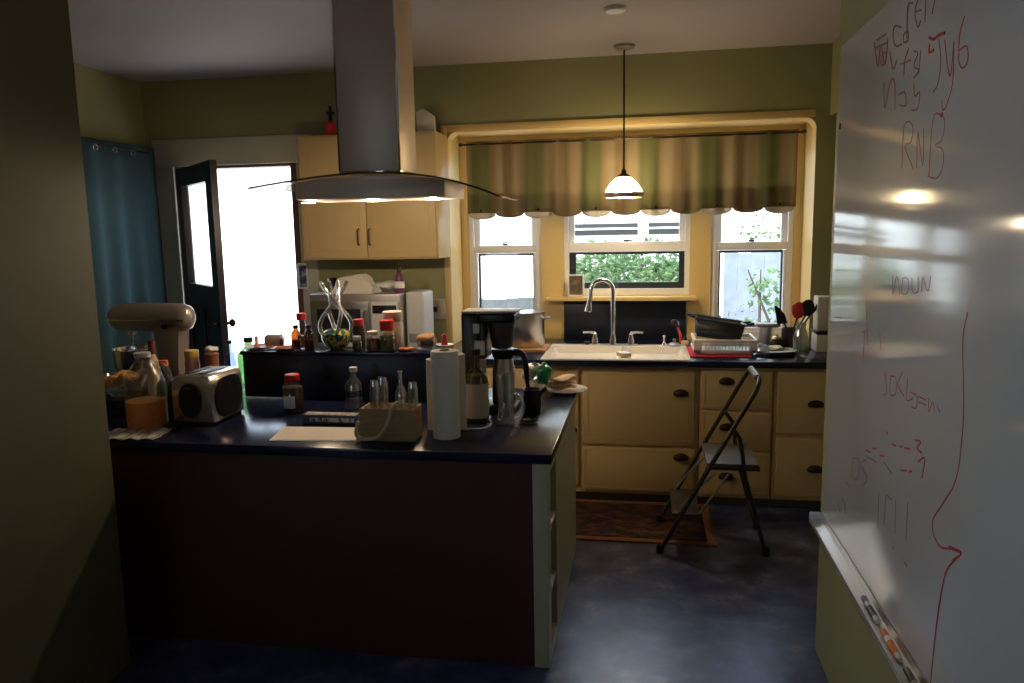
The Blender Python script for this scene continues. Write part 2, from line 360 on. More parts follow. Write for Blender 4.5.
def window(n, x0, x1, z0, kind):
    r = thing('window_%d' % n, '', '', (0, 0, 0)); del r['label']; del r['category']; struct(r)
    y = YB + .02
    f = B(); w = .035
    f.box(x0 + .001, y - .005, z0 + .001, x0 + w, y + .09, WT - .001); f.box(x1 - w, y - .005, z0 + .001, x1 - .001, y + .09, WT - .001)
    f.box(x0 + w, y - .005, z0 + .001, x1 - w, y + .09, z0 + w + .01); f.box(x0 + w, y - .005, WT - w, x1 - w, y + .09, WT - .001)
    f.build('window_frame', 'sash', r)
    zm = 1.625
    a, c = x0 + w + .001, x1 - w - .001
    s = B(); t = .04
    lo = zm if kind == 'side' else zm
    s.box(a, y + .01, zm - .028, c, y + .045, zm + (.03 if kind == 'side' else .045), .004)
    if kind == 'side':
        s.box(a, y + .01, z0 + w + .012, a + .022, y + .045, zm - .03); s.box(c - .022, y + .01, z0 + w + .012, c, y + .045, zm - .03); s.box(a + .022, y + .01, z0 + w + .012, c - .022, y + .045, z0 + .075)
    s.box(a, y + .046, zm, a + t, y + .08, WT - w - .001); s.box(c - t, y + .046, zm, c, y + .08, WT - w - .001); s.box(a + t, y + .046, WT - w - .05, c - t, y + .08, WT - w - .001)
    s.build('sash', 'sash', r)
    g = B(); dw = .014 if kind == 'side' else .05
    za, zb_ = (z0 + .075, zm - .03) if kind == 'side' else (z0 + w + .012, zm - .03)
    xa, xc = (a + .023, c - .023) if kind == 'side' else (a, c)
    yy = y + .046
    g.box(xa, yy, za, xa + dw, yy + .03, zb_); g.box(xc - dw * .8, yy, za, xc, yy + .03, zb_)
    g.box(xa + dw, yy, za, xc - dw * .8, yy + .03, za + dw * (1.2 if kind == 'side' else .9)); g.box(xa + dw, yy, zb_ - .018, xc - dw * .8, yy + .03, zb_)
    g.build('screen_frame', 'dark', r)
    p = B(); p.box(xa, y + .025, za, xc, y + .029, zb_); p.build('lower_pane', 'pane', r)
    p = B(); p.box(a + t, y + .06, zm + .031 if kind == 'side' else zm + .046, c - t, y + .064, WT - w - .05); p.build('upper_pane', 'pane', r)
    k = B(); xm = (x0 + x1) / 2; k.box(xm - .02, y + .008, zm + .046 if kind != 'side' else zm + .031, xm + .02, y + .03, zm + .046 if kind == 'side' else zm + .06, .004)
    k.tube([(xm - .015, y + .01, zm + .05), (xm + .035, y + .005, zm + .058)], .005, 6)
    k.build('sash_lock', 'bronze', r)
window(1, *WN[0], 'side'); window(2, *WN[1], 'mid'); window(3, *WN[2], 'side')
w4 = thing('window_4', '', '', (XL - .07, 0, 0)); del w4['label']; del w4['category']; struct(w4)  # unseen dining window, added as fill light for the whiteboard
b = B(); y0_, y1_, z0_, z1_ = DW; t = .06
b.box(-.03, y0_, z0_, .03, y0_ + t, z1_); b.box(-.03, y1_ - t, z0_, .03, y1_, z1_); b.box(-.03, y0_ + t, z0_, .03, y1_ - t, z0_ + t); b.box(-.03, y0_ + t, z1_ - t, .03, y1_ - t, z1_); b.box(-.02, y0_ + t, (z0_ + z1_) / 2 - .02, .02, y1_ - t, (z0_ + z1_) / 2 + .02); b.build('window_frame', 'sash', w4)
b = B(); b.box(-.002, y0_ + t, z0_ + t, .002, y1_ - t, z1_ - t); b.build('window_pane', 'pane', w4)
w5 = thing('window_5', '', '', (-2.55, -2.13, 0)); del w5['label']; del w5['category']; struct(w5)  # second unseen window, added to light the hood chimney from the front
b = B(); t = .05; b.box(-.35, -.03, 1.15, -.35 + t, .03, 2.05); b.box(.35 - t, -.03, 1.15, .35, .03, 2.05); b.box(-.35 + t, -.03, 1.15, .35 - t, .03, 1.15 + t); b.box(-.35 + t, -.03, 2.05 - t, .35 - t, .03, 2.05); b.build('window_frame', 'sash', w5)
b = B(); b.box(-.35 + t, -.002, 1.15 + t, .35 - t, .002, 2.05 - t); b.build('window_pane', 'pane', w5)
b = B(); b.box(-0.73, YB - .11, 1.24, 0.37, YB + .015, 1.27, .005); struct(b.build('trim_2', 'bay'))
b = B(); b.box(-0.60, YB - .018, 0.946, 0.30, YB - .001, 1.238, .002); tag(b.build('sink_backsplash', 'navysp'), 'dark navy backsplash panel on the wall behind the sink faucet', 'backsplash')
# doorway casing and door
b = B()
b.box(DX0 - .165, YW - .022, 0, DX0, YW - .001, DZ, .004); b.box(DX0 - .165, YW - .022, DZ, DX1 + .13, YW - .001, DZ + .20, .004); b.box(DX1, YW - .022, 0, DX1 + .13, YW - .001, DZ, .004)
struct(b.build('trim_3', 'casing'))
b = B()
b.box(DX0 + .001, YW + .001, 0, DX0 + .02, YW + .13, DZ - .001); b.box(DX1 - .05, YW - .012, 0, DX1 - .001, YW + .13, DZ - .001); b.box(DX0 + .02, YW + .001, DZ - .02, DX1 - .05, YW + .13, DZ - .001)
struct(b.build('trim_4', mat('door_jamb_brown', (0.12, 0.06, 0.04), .5)))
hx, hy = DX0 + .05, YW - .035
e = atY(213, 163, 4.72)
dl = math.hypot(e.x - hx, e.y - hy); da = math.atan2(e.y - hy, e.x - hx)
dr = thing('door_1', '', '', (hx, hy, 0), da); del dr['label']; del dr['category']; struct(dr)
b = B(); th = .022; st = .14; Hd = 2.26; pz0, pz1 = 1.42, 2.13
b.box(0, -th, .012, st, th, Hd); b.box(dl - st, -th, .012, dl, th, Hd); b.box(st, -th, pz1, dl - st, th, Hd); b.box(st, -th, pz0 - .16, dl - st, th, pz0); b.box(st, -th, .012, dl - st, th, .26)
b.box(dl / 2 - .05, -th, .26, dl / 2 + .05, th, pz0 - .16); b.box(st, -.010, .26, dl - st, .010, pz0 - .16)
b.build('door_leaf', 'doorpaint', dr)
b = B(); b.box(st, -.003, pz0, dl - st, .003, pz1); b.build('door_pane', 'pane', dr)
for sg in (-1, 1):
    b = B(); b.lathe([(0, 0), (.028, 0), (.028, .006), (.011, .01), (.011, .03), (.027, .042), (.030, .055), (.022, .066), (0, .069)], n=16)
    b.build('door_knob', 'bronze', dr, loc=(dl - .075, sg * (th + .001), 1.17), rot=(-sg * PI / 2, 0, 0))
for z in (.25, 1.95):
    b = B(); b.tube([(-.006, th * .2, z), (-.006, th * .2, z + .1)], .009, 8); b.build('hinge', 'bronze', dr)
# ------------------------------------------------------------------ outside
b = B(); b.box(-14, 5.96, -0.22, 14, 22, -0.12); struct(b.build('ground', 'ground'))
nb = thing('neighbour_house', 'white neighbouring house seen through the windows beyond the shrubs', 'house', (0, 13, -.12))
b = B(); b.box(-12, 0, 0, 10, .3, 5.2); b.build('wall', 'siding', nb)
b = B(); p0, p1 = atY(572, 240, 12.9), atY(679, 229, 12.9)
wz = p0.z + .19; b.box(p0.x, -.12, wz, p0.x + (p1.x - p0.x) * .62, -.04, wz + .19); b.box(p0.x + (p1.x - p0.x) * .72, -.12, wz, p1.x, -.04, wz + .19); b.build('window', 'dark', nb)
b = B(); b.box(p0.x - .06, -.04, wz - .07, p1.x + .06, 0, wz + .26); b.box(p0.x, -.14, wz + .09, p1.x, -.121, wz + .12); b.build('window_frame', 'sash', nb)
b = B(); b.prism([(-.6, 5.15), (4, 7.2), (4, 7.35), (-.6, 5.3)], 'x', -12.5, 10.5); b.build('roof', 'roof', nb)
def fence(x0, x1, y, z1, label):
    r = thing('garden_fence', label, 'fence', ((x0 + x1) / 2, y, -.12)); h = (x1 - x0) / 2
    b = B(); k = -h
    while k < h - .1: b.box(k, 0, 0, k + .137, .02, z1 + .12 + .012 * math.sin(k * 37)); k += .14
    b.build('fence_boards', mat('fence_wood_%.1f' % x0, (0.23, 0.26, 0.32) if x0 > 0 else (.12, .13, .14), .9, var=.3, scale=9), r)  # right fence: grey boards with blue haze put into their colour
    b = B(); b.box(-h, .021, .3, h, .06, .39); b.box(-h, .021, z1 - .3, h, .06, z1 - .21); b.build('fence_rail', 'fence', r)
fence(0.85, 3.6, 8.6, 1.50, 'weathered grey board fence tinted haze-blue behind the right window')
fence(-2.6, -1.15, 8.9, .98, 'low weathered board fence behind the left window')
def shrub(x, y, w, h, n, label, seed, z0=-.12):
    rnd = random.Random(seed); r = thing('shrub', label, 'shrub', (x, y, z0), group=None)
    b = B()
    for k in range(5): b.tube([(rnd.uniform(-.06, .06), rnd.uniform(-.06, .06), 0), (rnd.uniform(-.2, .2) * w, rnd.uniform(-.1, .1), h * .45), (rnd.uniform(-.4, .4) * w, rnd.uniform(-.2, .2), h * .85)], [.03, .02, .006], 6)
    b.build('stem', 'bark', r)
    b = B(); blobs = [(rnd.uniform(-.38, .38) * w, rnd.uniform(-.22, .22), rnd.uniform(.35, .85) * h, rnd.uniform(.22, .36) * min(w, h)) for _ in range(9)]
    for _ in range(n):
        cx, cy, cz, cr = rnd.choice(blobs); d = Vector((rnd.gauss(0, 1), rnd.gauss(0, 1), rnd.gauss(0, 1))).normalized() * cr * rnd.uniform(.6, 1)
        p = Vector((cx, cy, cz)) + d
        if p.z < .05 or p.z > h: continue
        L_ = rnd.uniform(.05, .10); u = Vector((rnd.gauss(0, 1), rnd.gauss(0, 1), rnd.gauss(0, .7))).normalized(); w_ = u.cross(d).normalized() * L_ * .28
        q = u.cross(w_).normalized() * L_ * .12
        b._add([p, p + u * L_ * .5 + w_ + q, p + u * L_, p + u * L_ * .5 - w_ + q], [(0, 1, 2), (0, 2, 3)])
    b.build('foliage', 'leaf', r)
shrub(-.58, 8.2, .85, 1.70, 2600, 'leafy green shrub behind the left half of the middle window', 1)
shrub(.30, 8.2, .80, 1.68, 2600, 'leafy green shrub behind the right half of the middle window', 2)
shrub(-.15, 9.7, 1.3, 1.78, 2600, 'taller green shrub further back behind the middle window', 3)
shrub(1.25, 7.6, .75, 1.75, 420, 'thin leafy vine growing in front of the haze-tinted fence', 5)
shrub(1.5, 9.6, 1.5, 2.1, 420, 'sparse pale green shrub rising above the fence behind the right window', 4)
# ------------------------------------------------------------------ island
IX0, IX1, IY0, IY1, ZT = -3.0, -0.35, 2.83, 4.08, 0.90
isl = thing('island_cabinet', 'long dark maroon kitchen island with pale olive shelf end', 'kitchen island', ((IX0 + IX1) / 2, (IY0 + IY1) / 2, 0))
ox, oy = (IX0 + IX1) / 2, (IY0 + IY1) / 2
def lb(x0, y0, z0, x1, y1, z1, bev=0, bb=None):
    (bb or b).box(x0 - ox, y0 - oy, z0, x1 - ox, y1 - oy, z1, bev)
XE = IX1 - .018                          # outer face of the end panel
b = B(); lb(IX0 + .02, IY0 + .025, 0, XE - .062, IY0 + .05, .859, .002); b.build('front_panel', 'maroon', isl)
b = B(); lb(IX0 + .03, IY0 + .051, .0, XE - .30, IY1 - .02, .859); b.build('carcass', 'endpan', isl)
b = B(); NY0, NY1 = 2.935, 3.13
lb(XE - .299, IY0 + .051, 0, XE - .061, NY0, .859); lb(XE - .061, IY0 + .022, 0, XE, NY0, .859, .002); lb(XE - .299, NY1, 0, XE, IY1 - .02, .859)
lb(XE - .299, NY0, 0, XE - .001, NY1, .05); lb(XE - .299, NY0, .80, XE, NY1, .859)
b.build('end_panel', 'endpan', isl)
for z in (.27, .54):
    b = B(); lb(XE - .295, NY0 + .001, z, XE - .003, NY1 - .001, z + .025, .002); b.build('shelf', 'endpan', isl)
b = B(); b.box(IX0, IY0, .86, IX1, IY1, ZT, .004); tag(b.build('island_countertop', 'navy'), 'dark navy island worktop with square edges', 'worktop')
LX0, LX1, LY0, LY1, ZL = -2.13, -1.045, 3.72, 3.92, 1.15
led = thing('serving_ledge', 'raised dark navy ledge standing on the island worktop', 'ledge', ((LX0 + LX1) / 2, LY0, ZT + .001))
w = (LX1 - LX0) / 2
b = B(); b.box(-w + .01, .01, 0, w - .01, LY1 - LY0 - .01, ZL - ZT - .022, .002); b.build('riser', 'navysp', led)
b = B(); b.box(-w, 0, ZL - ZT - .021, w, LY1 - LY0, ZL - ZT - .001, .003); b.build('ledge_top', 'navy', led)
ZL += .001
# ------------------------------------------------------------------ back counter, cabinets
CF = 4.81                                # face of the base cabinets
s0, s1 = atZ(540, 358, .960), atZ(691, 359, .960); SY0, SY1 = s0.y, atZ(613, 345, .9575).y + .05
sx0, sx1 = s0.x, s1.x
CE = 4.77                                # front edge of the worktop
b = B(); b.box(DX1 + .15, CE, .905, BX0 + .003, YW - .003, .945, .003); b.box(BX1 - .003, CE, .905, XR - .01, YW - .003, .945, .003)
hx0, hx1, hy0, hy1 = sx0 + .02, sx1 - .02, SY0 + .02, SY1 - .085
b.box(BX0 + .003, CE, .905, hx0, YB - .003, .945, .003); b.box(hx1, CE, .905, BX1 - .003, YB - .003, .945, .003); b.box(hx0, CE, .905, hx1, hy0, .945, .003); b.box(hx0, hy1, .905, hx1, YB - .003, .945, .003)
tag(b.build('back_worktop', 'navy'), 'long dark navy worktop running under the windows', 'worktop')
def base_cab(name, label, x0, x1, parts):
    r = thing(name, label, 'cabinet', ((x0 + x1) / 2, CF, 0)); hw = (x1 - x0) / 2
    b = B(); b.box(-hw, 0, .066, hw, YW - CF - .01, .903); b.build('body', 'cream', r)
    b = B(); b.box(-hw, .04, 0, hw, .09, .065); b.build('toe_kick', mat('toe_kick_' + name, (.10, .09, .075), .6), r)
    for kind, u0, u1, z0, z1, hp in parts:
        d = B(); d.box(u0 - (x0 + x1) / 2, -.018, z0, u1 - (x0 + x1) / 2, -.001, z1, .003)
        if kind == 'door' or kind == 'drawer':
            g = .035 if kind == 'door' else .02; c0, c1 = u0 - (x0 + x1) / 2 + g, u1 - (x0 + x1) / 2 - g
            d.box(c0 - .004, -.0205, z0 + g - .004, c0, -.018, z1 - g + .004); d.box(c1, -.0205, z0 + g - .004, c1 + .004, -.018, z1 - g + .004)
            d.box(c0, -.0205, z0 + g - .004, c1, -.018, z0 + g); d.box(c0, -.0205, z1 - g, c1, -.018, z1 - g + .004)
        o = d.build(kind, 'cream', r)
        if hp:
            hx_, hz_ = hp[0] - (x0 + x1) / 2, hp[1]
            h = B()                                     # cup pull: quarter-round hood
            vv_ = h.blob((hx_, -.0195, hz_), (.048, .026, .030), 0, 3)
            for q_ in vv_:
                if q_.co.y > -.0195: q_.co.y = -.0195
                if q_.co.z < hz_ - .013: q_.co.z = hz_ - .013
            h.build('cup_pull', 'bronze', o)
def fx(px, py): return atY(px, py, CF - .02).x
def fz(px, py): return atY(px, py, CF - .02).z
zsplit = fz(640, 447)
base_cab('sink_cabinet', 'wide cream base cabinet with two stacked panels under the sink', -0.40, fx(698, 440),
         [('door', -.385, fx(694, 400), zsplit + .012, .885, (fx(681, 394), fz(681, 394))), ('drawer', -.385, fx(694, 450), .09, zsplit - .006, (fx(681, 458), fz(681, 458)))])
x0, x1 = fx(699, 440), fx(772, 440)
base_cab('drawer_cabinet', 'cream three-drawer base cabinet behind the step stool', x0, x1,
         [('drawer', x0 + .012, x1 - .012, fz(727, 409), .885, (fx(727, 382), fz(727, 382))), ('drawer', x0 + .012, x1 - .012, zsplit + .0, fz(727, 411.5), (fx(727, 428), fz(727, 428))), ('drawer', x0 + .012, x1 - .012, .09, zsplit - .015, (fx(726, 477), fz(726, 477)))])
x0, x1 = fx(773, 440), 1.19
base_cab('corner_drawer_cabinet', 'cream two-drawer base cabinet beside the whiteboard wall', x0, x1,
         [('drawer', x0 + .02, x1 - .015, fz(800, 434), .885, (fx(816, 405), fz(816, 405))), ('drawer', x0 + .02, x1 - .015, fz(800, 497), fz(800, 440), (fx(815, 470), fz(815, 470)))])
base_cab('side_base_cabinet', 'cream base cabinet left of the sink, mostly behind the island', -2.36, -0.402,
         [('door', -2.34, -1.72, .125, .885, (-1.8, .75)), ('door', -1.70, -1.08, .125, .885, (-1.6, .75)), ('door', -1.06, -.415, .125, .885, (-.47, fz(573, 430)))])
# upper cabinet
ux0, ux1, uz0, uz1, uy = -2.37, -1.385, 1.585, 2.435, 5.08
uc = thing('upper_cabinet', 'cream two-door wall cabinet above the microwave', 'cabinet', ((ux0 + ux1) / 2, uy, uz0)); hw = (ux1 - ux0) / 2
b = B(); b.box(-hw, 0, 0, hw, YW - uy - .002, uz1 - uz0, .003); b.build('body', 'cream', uc)
for sg in (-1, 1):
    d = B(); a, c = (-hw + .012, -.012) if sg < 0 else (-.006, hw - .012)
    t = uz1 - uz0 - .015
    d.box(a, -.019, .012, c, -.001, t, .003)
    g = .05
    for q in ((a + g - .005, .012 + g - .005, a + g, t - g), (c - g, .012 + g - .005, c - g + .005, t - g), (a + g, .012 + g - .005, c - g, .012 + g), (a + g, t - g - .005, c - g, t - g)): d.box(q[0], -.022, q[1], q[2], -.019, q[3])
    o = d.build('door', 'cream', uc)
    h = B(); hx_ = atY(360 if sg < 0 else 371, 237, uy).x - (ux0 + ux1) / 2; hz_ = atY(365, 237, uy).z - uz0
    h.tube([(hx_, -.02, hz_ - .055), (hx_, -.045, hz_ - .05), (hx_, -.045, hz_ + .05), (hx_, -.02, hz_ + .055)], .006, 8); h.build('handle', 'bronze', o)
rc = thing('corner_cabinet', 'cream wall cabinet in the corner right of the window bay', 'cabinet', (1.345, 4.9, 1.60))
b = B(); b.box(-.15, -.4, 0, .15, .30, .86, .003); b.build('body', 'cream', rc)
b = B(); b.box(-.169, -.39, .015, -.151, .29, .845, .003); d = b.build('door', 'cream', rc)
b = B(); b.tube([(-.17, .2, .05), (-.19, .2, .055), (-.19, .2, .15), (-.17, .2, .155)], .005, 8); b.build('handle', 'bronze', d)
b = B(); b.box(1.18, 3.05, 2.465, XR - .001, YW - .001, ZC - .001); struct(b.build('trim_5', 'wall'))
# ------------------------------------------------------------------ sink and faucet
b = B(); E_ = .03; zt = .957; xm = sx0 + (sx1 - sx0) * .56; dv = .018; yb = SY1 - .10
def basin(x0, x1, y0, y1, depth):
    o = [(x0, y0), (x1, y0), (x1, y1), (x0, y1)]; i = [(x0 + .03, y0 + .03), (x1 - .03, y0 + .03), (x1 - .03, y1 - .03), (x0 + .03, y1 - .03)]
    v = [(p[0], p[1], zt) for p in o] + [(p[0], p[1], zt - depth) for p in i]
    b._add(v, [(k, (k + 1) % 4, 4 + (k + 1) % 4, 4 + k) for k in range(4)] + [(4, 5, 6, 7)])
def slab(x0, y0, x1, y1): b.box(x0, y0, .9455, x1, y1, zt, 0.003)
slab(sx0, SY0, sx1, SY0 + E_); slab(sx0, yb, sx1, SY1); slab(sx0, SY0 + E_, sx0 + E_, yb); slab(sx1 - E_, SY0 + E_, sx1, yb); slab(xm - dv, SY0 + E_, xm + dv, yb)
sk = thing('kitchen_sink', 'white enamel double-bowl sink set into the worktop under the middle window', 'sink', (0, 0, 0))
b.build('rim', 'enamel', sk)
for x0, x1 in ((sx0 + E_, xm - dv), (xm + dv, sx1 - E_)):
    b = B(); zt = .9565; basin(x0, x1, SY0 + E_, yb, .046); b.build('bowl', 'enamel', sk)
zt = .9575
FY = SY1 - .05
fb = atY(613, 343, FY)
fc = thing('faucet', 'tall chrome gooseneck faucet with two lever handles behind the sink', 'faucet', (fb.x, FY, zt))
b = B(); b.box(-.16, -.028, 0, .17, .028, .008, .004); b.build('base_plate', 'steel', fc)
b = B(); ft = atY(603, 280, FY).z - zt; rr = (atY(616, 300, FY).x - atY(594, 300, FY).x) / 2
b.lathe([(0, .008), (.026, .008), (.024, .03), (.016, .07), (.014, .09), (0, .09)], n=16)
pts = [(0, 0, .08), (0, 0, ft - rr)] + [(-rr + rr * math.cos(t), -.02 * t / PI, ft - rr + rr * math.sin(t)) for t in [PI * k / 14 for k in range(1, 15)]] + [(-2 * rr - .004, -.022, ft - rr - .06)]
b.tube(pts, .0155, 12); b.build('spout', 'chrome', fc)
b = B(); b.lathe([(0, 0), (.024, 0), (.026, .012), (.017, .05), (.0135, .085), (0, .085)], n=16); b.build('spray_head', 'chrome', fc, loc=(-2 * rr - .018, -.026, ft - rr - .142), rot=(0, .12, 0))
for sg in (-1, 1):
    b = B(); xx = sg * .125; b.lathe([(0, .0085), (.026, .0085), (.024, .03), (.015, .07), (.017, .085), (0, .09)], (xx, 0, 0), n=16)
    b.tube([(xx, 0, .085), (xx + sg * .04, -.01, .092), (xx + sg * .085, -.02, .09)], [.010, .008, .006], 8); b.build('lever_handle', 'chrome', fc)
def lathe_thing(name, label, cat, px, py, z, parts, group=None, n=20, rz=0, xy=None):
    """parts: (part name, material, profile) stacked about one axis"""
    p = atZ(px, py, z) if xy is None else Vector((xy[0], xy[1], z))
    r = thing(name, label, cat, (p.x, p.y, z + .0008), rz, group)
    for nm, m, prof in parts:
        b = B(); b.lathe(prof, n=n); b.build(nm, m, r)
    return r
def zat(px, py, y): return atY(px, py, y).z
p = atZ(647, 343, zt)
lathe_thing('soap_pump', 'slim chrome soap pump on the sink rim right of the faucet', 'soap pump', 0, 0, zt, [('body', 'chrome', [(0, 0), (.018, 0), (.016, .012), (.008, .02), (.008, .055), (.014, .058), (.014, .07), (0, .072)])], xy=(.135, FY + .01))
lathe_thing('drain_stopper', 'round brass sink stopper with a knob lying on the sink rim', 'stopper', 0, 0, zt, [('disc', 'nickel', [(0, 0), (.045, 0), (.046, .008), (.03, .018), (.01, .022), (.008, .03), (.013, .04), (.01, .048), (0, .05)])], xy=(.205, FY - .01))
r = thing('scrub_brush', 'small dish brush with dark handle standing at the sink corner', 'brush', (.277, FY + .02, zt + .001))
b = B(); b.lathe([(0, 0), (.024, 0), (.026, .025), (.018, .035), (0, .036)], n=14); b.build('bristles', 'tan', r)
b = B(); b.lathe([(0, .0365), (.02, .0365), (.016, .05), (.009, .06), (0, .062)], n=14); b.build('handle', 'black', r)
r = thing('sponge', 'tan sponge lying on the divider between the sink bowls', 'sponge', (xm, SY0 + .10, zt + .001), .25)
b = B(); b.box(-.03, -.05, 0, .03, .05, .02, .006); b.build('foam', 'sponge', r); r.rotation_euler = (0, 0, .5)
b = B(); b.box(-.03, -.05, .0205, .03, .05, .028, .003); b.build('scouring_pad', 'scrub', r)
r = thing('sink_strainer', 'small dark sink strainer on the worktop left of the faucet', 'strainer', (-.40, FY + .02, zt + .001))
b = B(); b.lathe([(0, 0), (.018, 0), (.022, .02), (.018, .022), (0, .01)], n=14); b.build('cup', 'bronze', r)
# picture frame on the sill
p = atY(576, 292, YB - .05)
r = thing('photo_frame', 'small white framed picture standing on the window sill', 'picture frame', (p.x, YB - .05, 1.2705))
b = B(); fw, fh = .062, .165
b.box(-fw, -.008, 0, -fw + .012, .008, fh, .002); b.box(fw - .012, -.008, 0, fw, .008, fh, .002); b.box(-fw + .012, -.008, 0, fw - .012, .008, .012, .002); b.box(-fw + .012, -.008, fh - .012, fw - .012, .008, fh, .002); b.build('frame', 'white', r)
b = B(); b.box(-fw + .012, -.003, .012, fw - .012, .003, fh - .012); b.build('picture', ramp_mat('dim_picture', [(.4, (.20, .15, .10)), (.55, (.08, .06, .05)), (.7, (.30, .25, .16))], scale=14), r)
# ------------------------------------------------------------------ dish rack group
dm0, dm1 = atZ(688, 357, .945), atZ(754, 360, .945)
b = B(); b.box(dm0.x, dm0.y - .02, .946, dm1.x, dm0.y + .40, .954, .003); tag(b.build('drying_mat', 'redmat'), 'bright red drying mat under the white dish rack', 'mat')
rk = thing('dish_rack', 'white plastic dish rack with slatted sides on the red mat', 'dish rack', (dm0.x + .235, dm0.y + .20, .955))
b = B(); RW, RD, RH = .198, .165, .095
b.box(-RW + .02, -RD + .02, 0, RW - .02, RD - .02, .012, .003)
for k in range(17):
    x = -RW + .03 + (2 * RW - .06) * k / 16
    for y in (-RD, RD): b.box(x - .0022, y * .93 - .004, .008, x + .0022, y * .93 + .004, RH - .015)
for k in range(12):
    y = -RD + .03 + (2 * RD - .06) * k / 11
    for x in (-RW, RW): b.box(x * .95 - .004, y - .0022, .008, x * .95 + .004, y + .0022, RH - .015)
for z in (.012, RH - .02):
    ln = .018 if z < .05 else .022
    b.box(-RW, -RD, z, RW, -RD + .018, z + ln, .003); b.box(-RW, RD - .018, z, RW, RD, z + ln, .003); b.box(-RW, -RD + .018, z, -RW + .018, RD - .018, z + ln, .003); b.box(RW - .018, -RD + .018, z, RW, RD - .018, z + ln, .003)
b.box(-RW, -RD, .012, -RW + .05, -RD + .01, RH - .01, .003); b.box(RW - .05, -RD, .012, RW, -RD + .01, RH - .01, .003)
b.build('basket', 'white', rk)
rp = thing('roasting_pan', 'dark grey roasting pan resting tilted in the white dish rack', 'pan', (dm0.x + .195, dm0.y + .21, 1.045)); rp.rotation_euler = (0, .15, 0)
b = B(); pw, pd, ph = .15, .105, .115
o_ = [(-pw, -pd), (pw, -pd), (pw, pd), (-pw, pd)]; i_ = [(-pw + .015, -pd + .015), (pw - .015, -pd + .015), (pw - .015, pd - .015), (-pw + .015, pd - .015)]
b._add([(x * 1, y, ph) for x, y in o_] + [(x, y, 0) for x, y in i_], [(0, 1, 5, 4), (1, 2, 6, 5), (2, 3, 7, 6), (3, 0, 4, 7), (4, 5, 6, 7)])
b.build('pan_body', 'pan', rp, solid=.006)
b = B(); rim = [(-pw - .012, -pd - .012, ph), (pw + .012, -pd - .012, ph), (pw + .012, pd + .012, ph), (-pw - .012, pd + .012, ph)]; b.tube(rim, .007, 8, closed=True); b.build('rim', 'pan', rp)
for sg in (-1, 1):
    b = B(); x = sg * (pw + .012); b.tube([(x, -.05, ph), (x + sg * .045, -.045, ph + .012), (x + sg * .045, .045, ph + .012), (x, .05, ph)], .009, 8); b.build('handle', 'black', rp)
p = atZ(672, 356, .945)
r = thing('dish_scrubber', 'dark dish brush with red handle leaning beside the sink', 'brush', (dm0.x - .035, 5.44, .959))
b = B(); b.tube([(0.01, 0, .006), (.012, .01, .05), (-.012, .03, .11)], [.010, .010, .010], 8); b.build('handle', 'red', r)
b = B(); b.blob((-.03, .035, .135), (.035, .03, .032), .1, 2, 4); b.build('bristles', 'black', r)
r = thing('plastic_wrap', 'crumpled clear plastic wrap hanging over the rack corner', 'plastic wrap', (dm0.x + .455, dm0.y - .015, .9555))
b = B(); b.blob((.0, .0, .04), (.04, .018, .04), .2, 3, 9); b.build('film', 'whitegl', r)
# plates, glasses, utensils at the right
pl = atZ(778, 357, .945)
for k in range(3):
    q = thing('dinner_plate', ['wide dark-edged plate at the bottom of the small stack beside the rack', 'blue-grey plate in the middle of the small stack beside the rack', 'pale blue patterned plate on top of the stack beside the rack'][k], 'plate', (pl.x, pl.y + .10, .9458 + k * .0115), 0, 'plates stacked beside the dish rack')
    b = B(); s_ = 1.04 + .05 * k; b.lathe([(0, 0), (.07 * s_, 0), (.08 * s_, .002), (.115 * s_, .008), (.118 * s_, .010), (.114 * s_, .0105), (.078 * s_, .006), (0, .0055)], n=32)
    b.build('dish', ['grey', 'bluegrey', 'ceramic'][k] if k != 1 else mat('blue_grey_glaze', (.35, .38, .46), .2), q)
r = thing('crumpled_napkin', 'crumpled white napkin lying on the top plate', 'napkin', (pl.x - .01, pl.y + .10, .976))
b = B(); b.blob((0, 0, .013), (.055, .045, .012), .25, 3, 5); b.build('cloth', 'scrub', r)
def crock_at(px, py, y=None):
    p = atZ(px, py, .945); return p
gp = atZ(801, 357, .945)
lathe_thing('glass_pitcher', 'tall clear glass pitcher in front of the dark utensils', 'pitcher', 0, 0, .945, [('vessel', 'whitegl', [(0, .004), (.042, .0), (.046, .02), (.05, .10), (.04, .15), (.028, .18), (.033, .215), (.030, .215), (.025, .182), (.036, .15), (.046, .1), (.042, .02), (0, .012)])], xy=(gp.x, gp.y + .03))
r = thing('utensil_jar', 'dark utensil jar holding spatulas at the right end of the worktop', 'jar', (gp.x - .02, gp.y + .25, .946))
b = B(); b.lathe([(0, 0), (.055, 0), (.06, .02), (.06, .15), (.056, .15), (.054, .02), (0, .012)], n=20); b.build('pot', 'black', r)
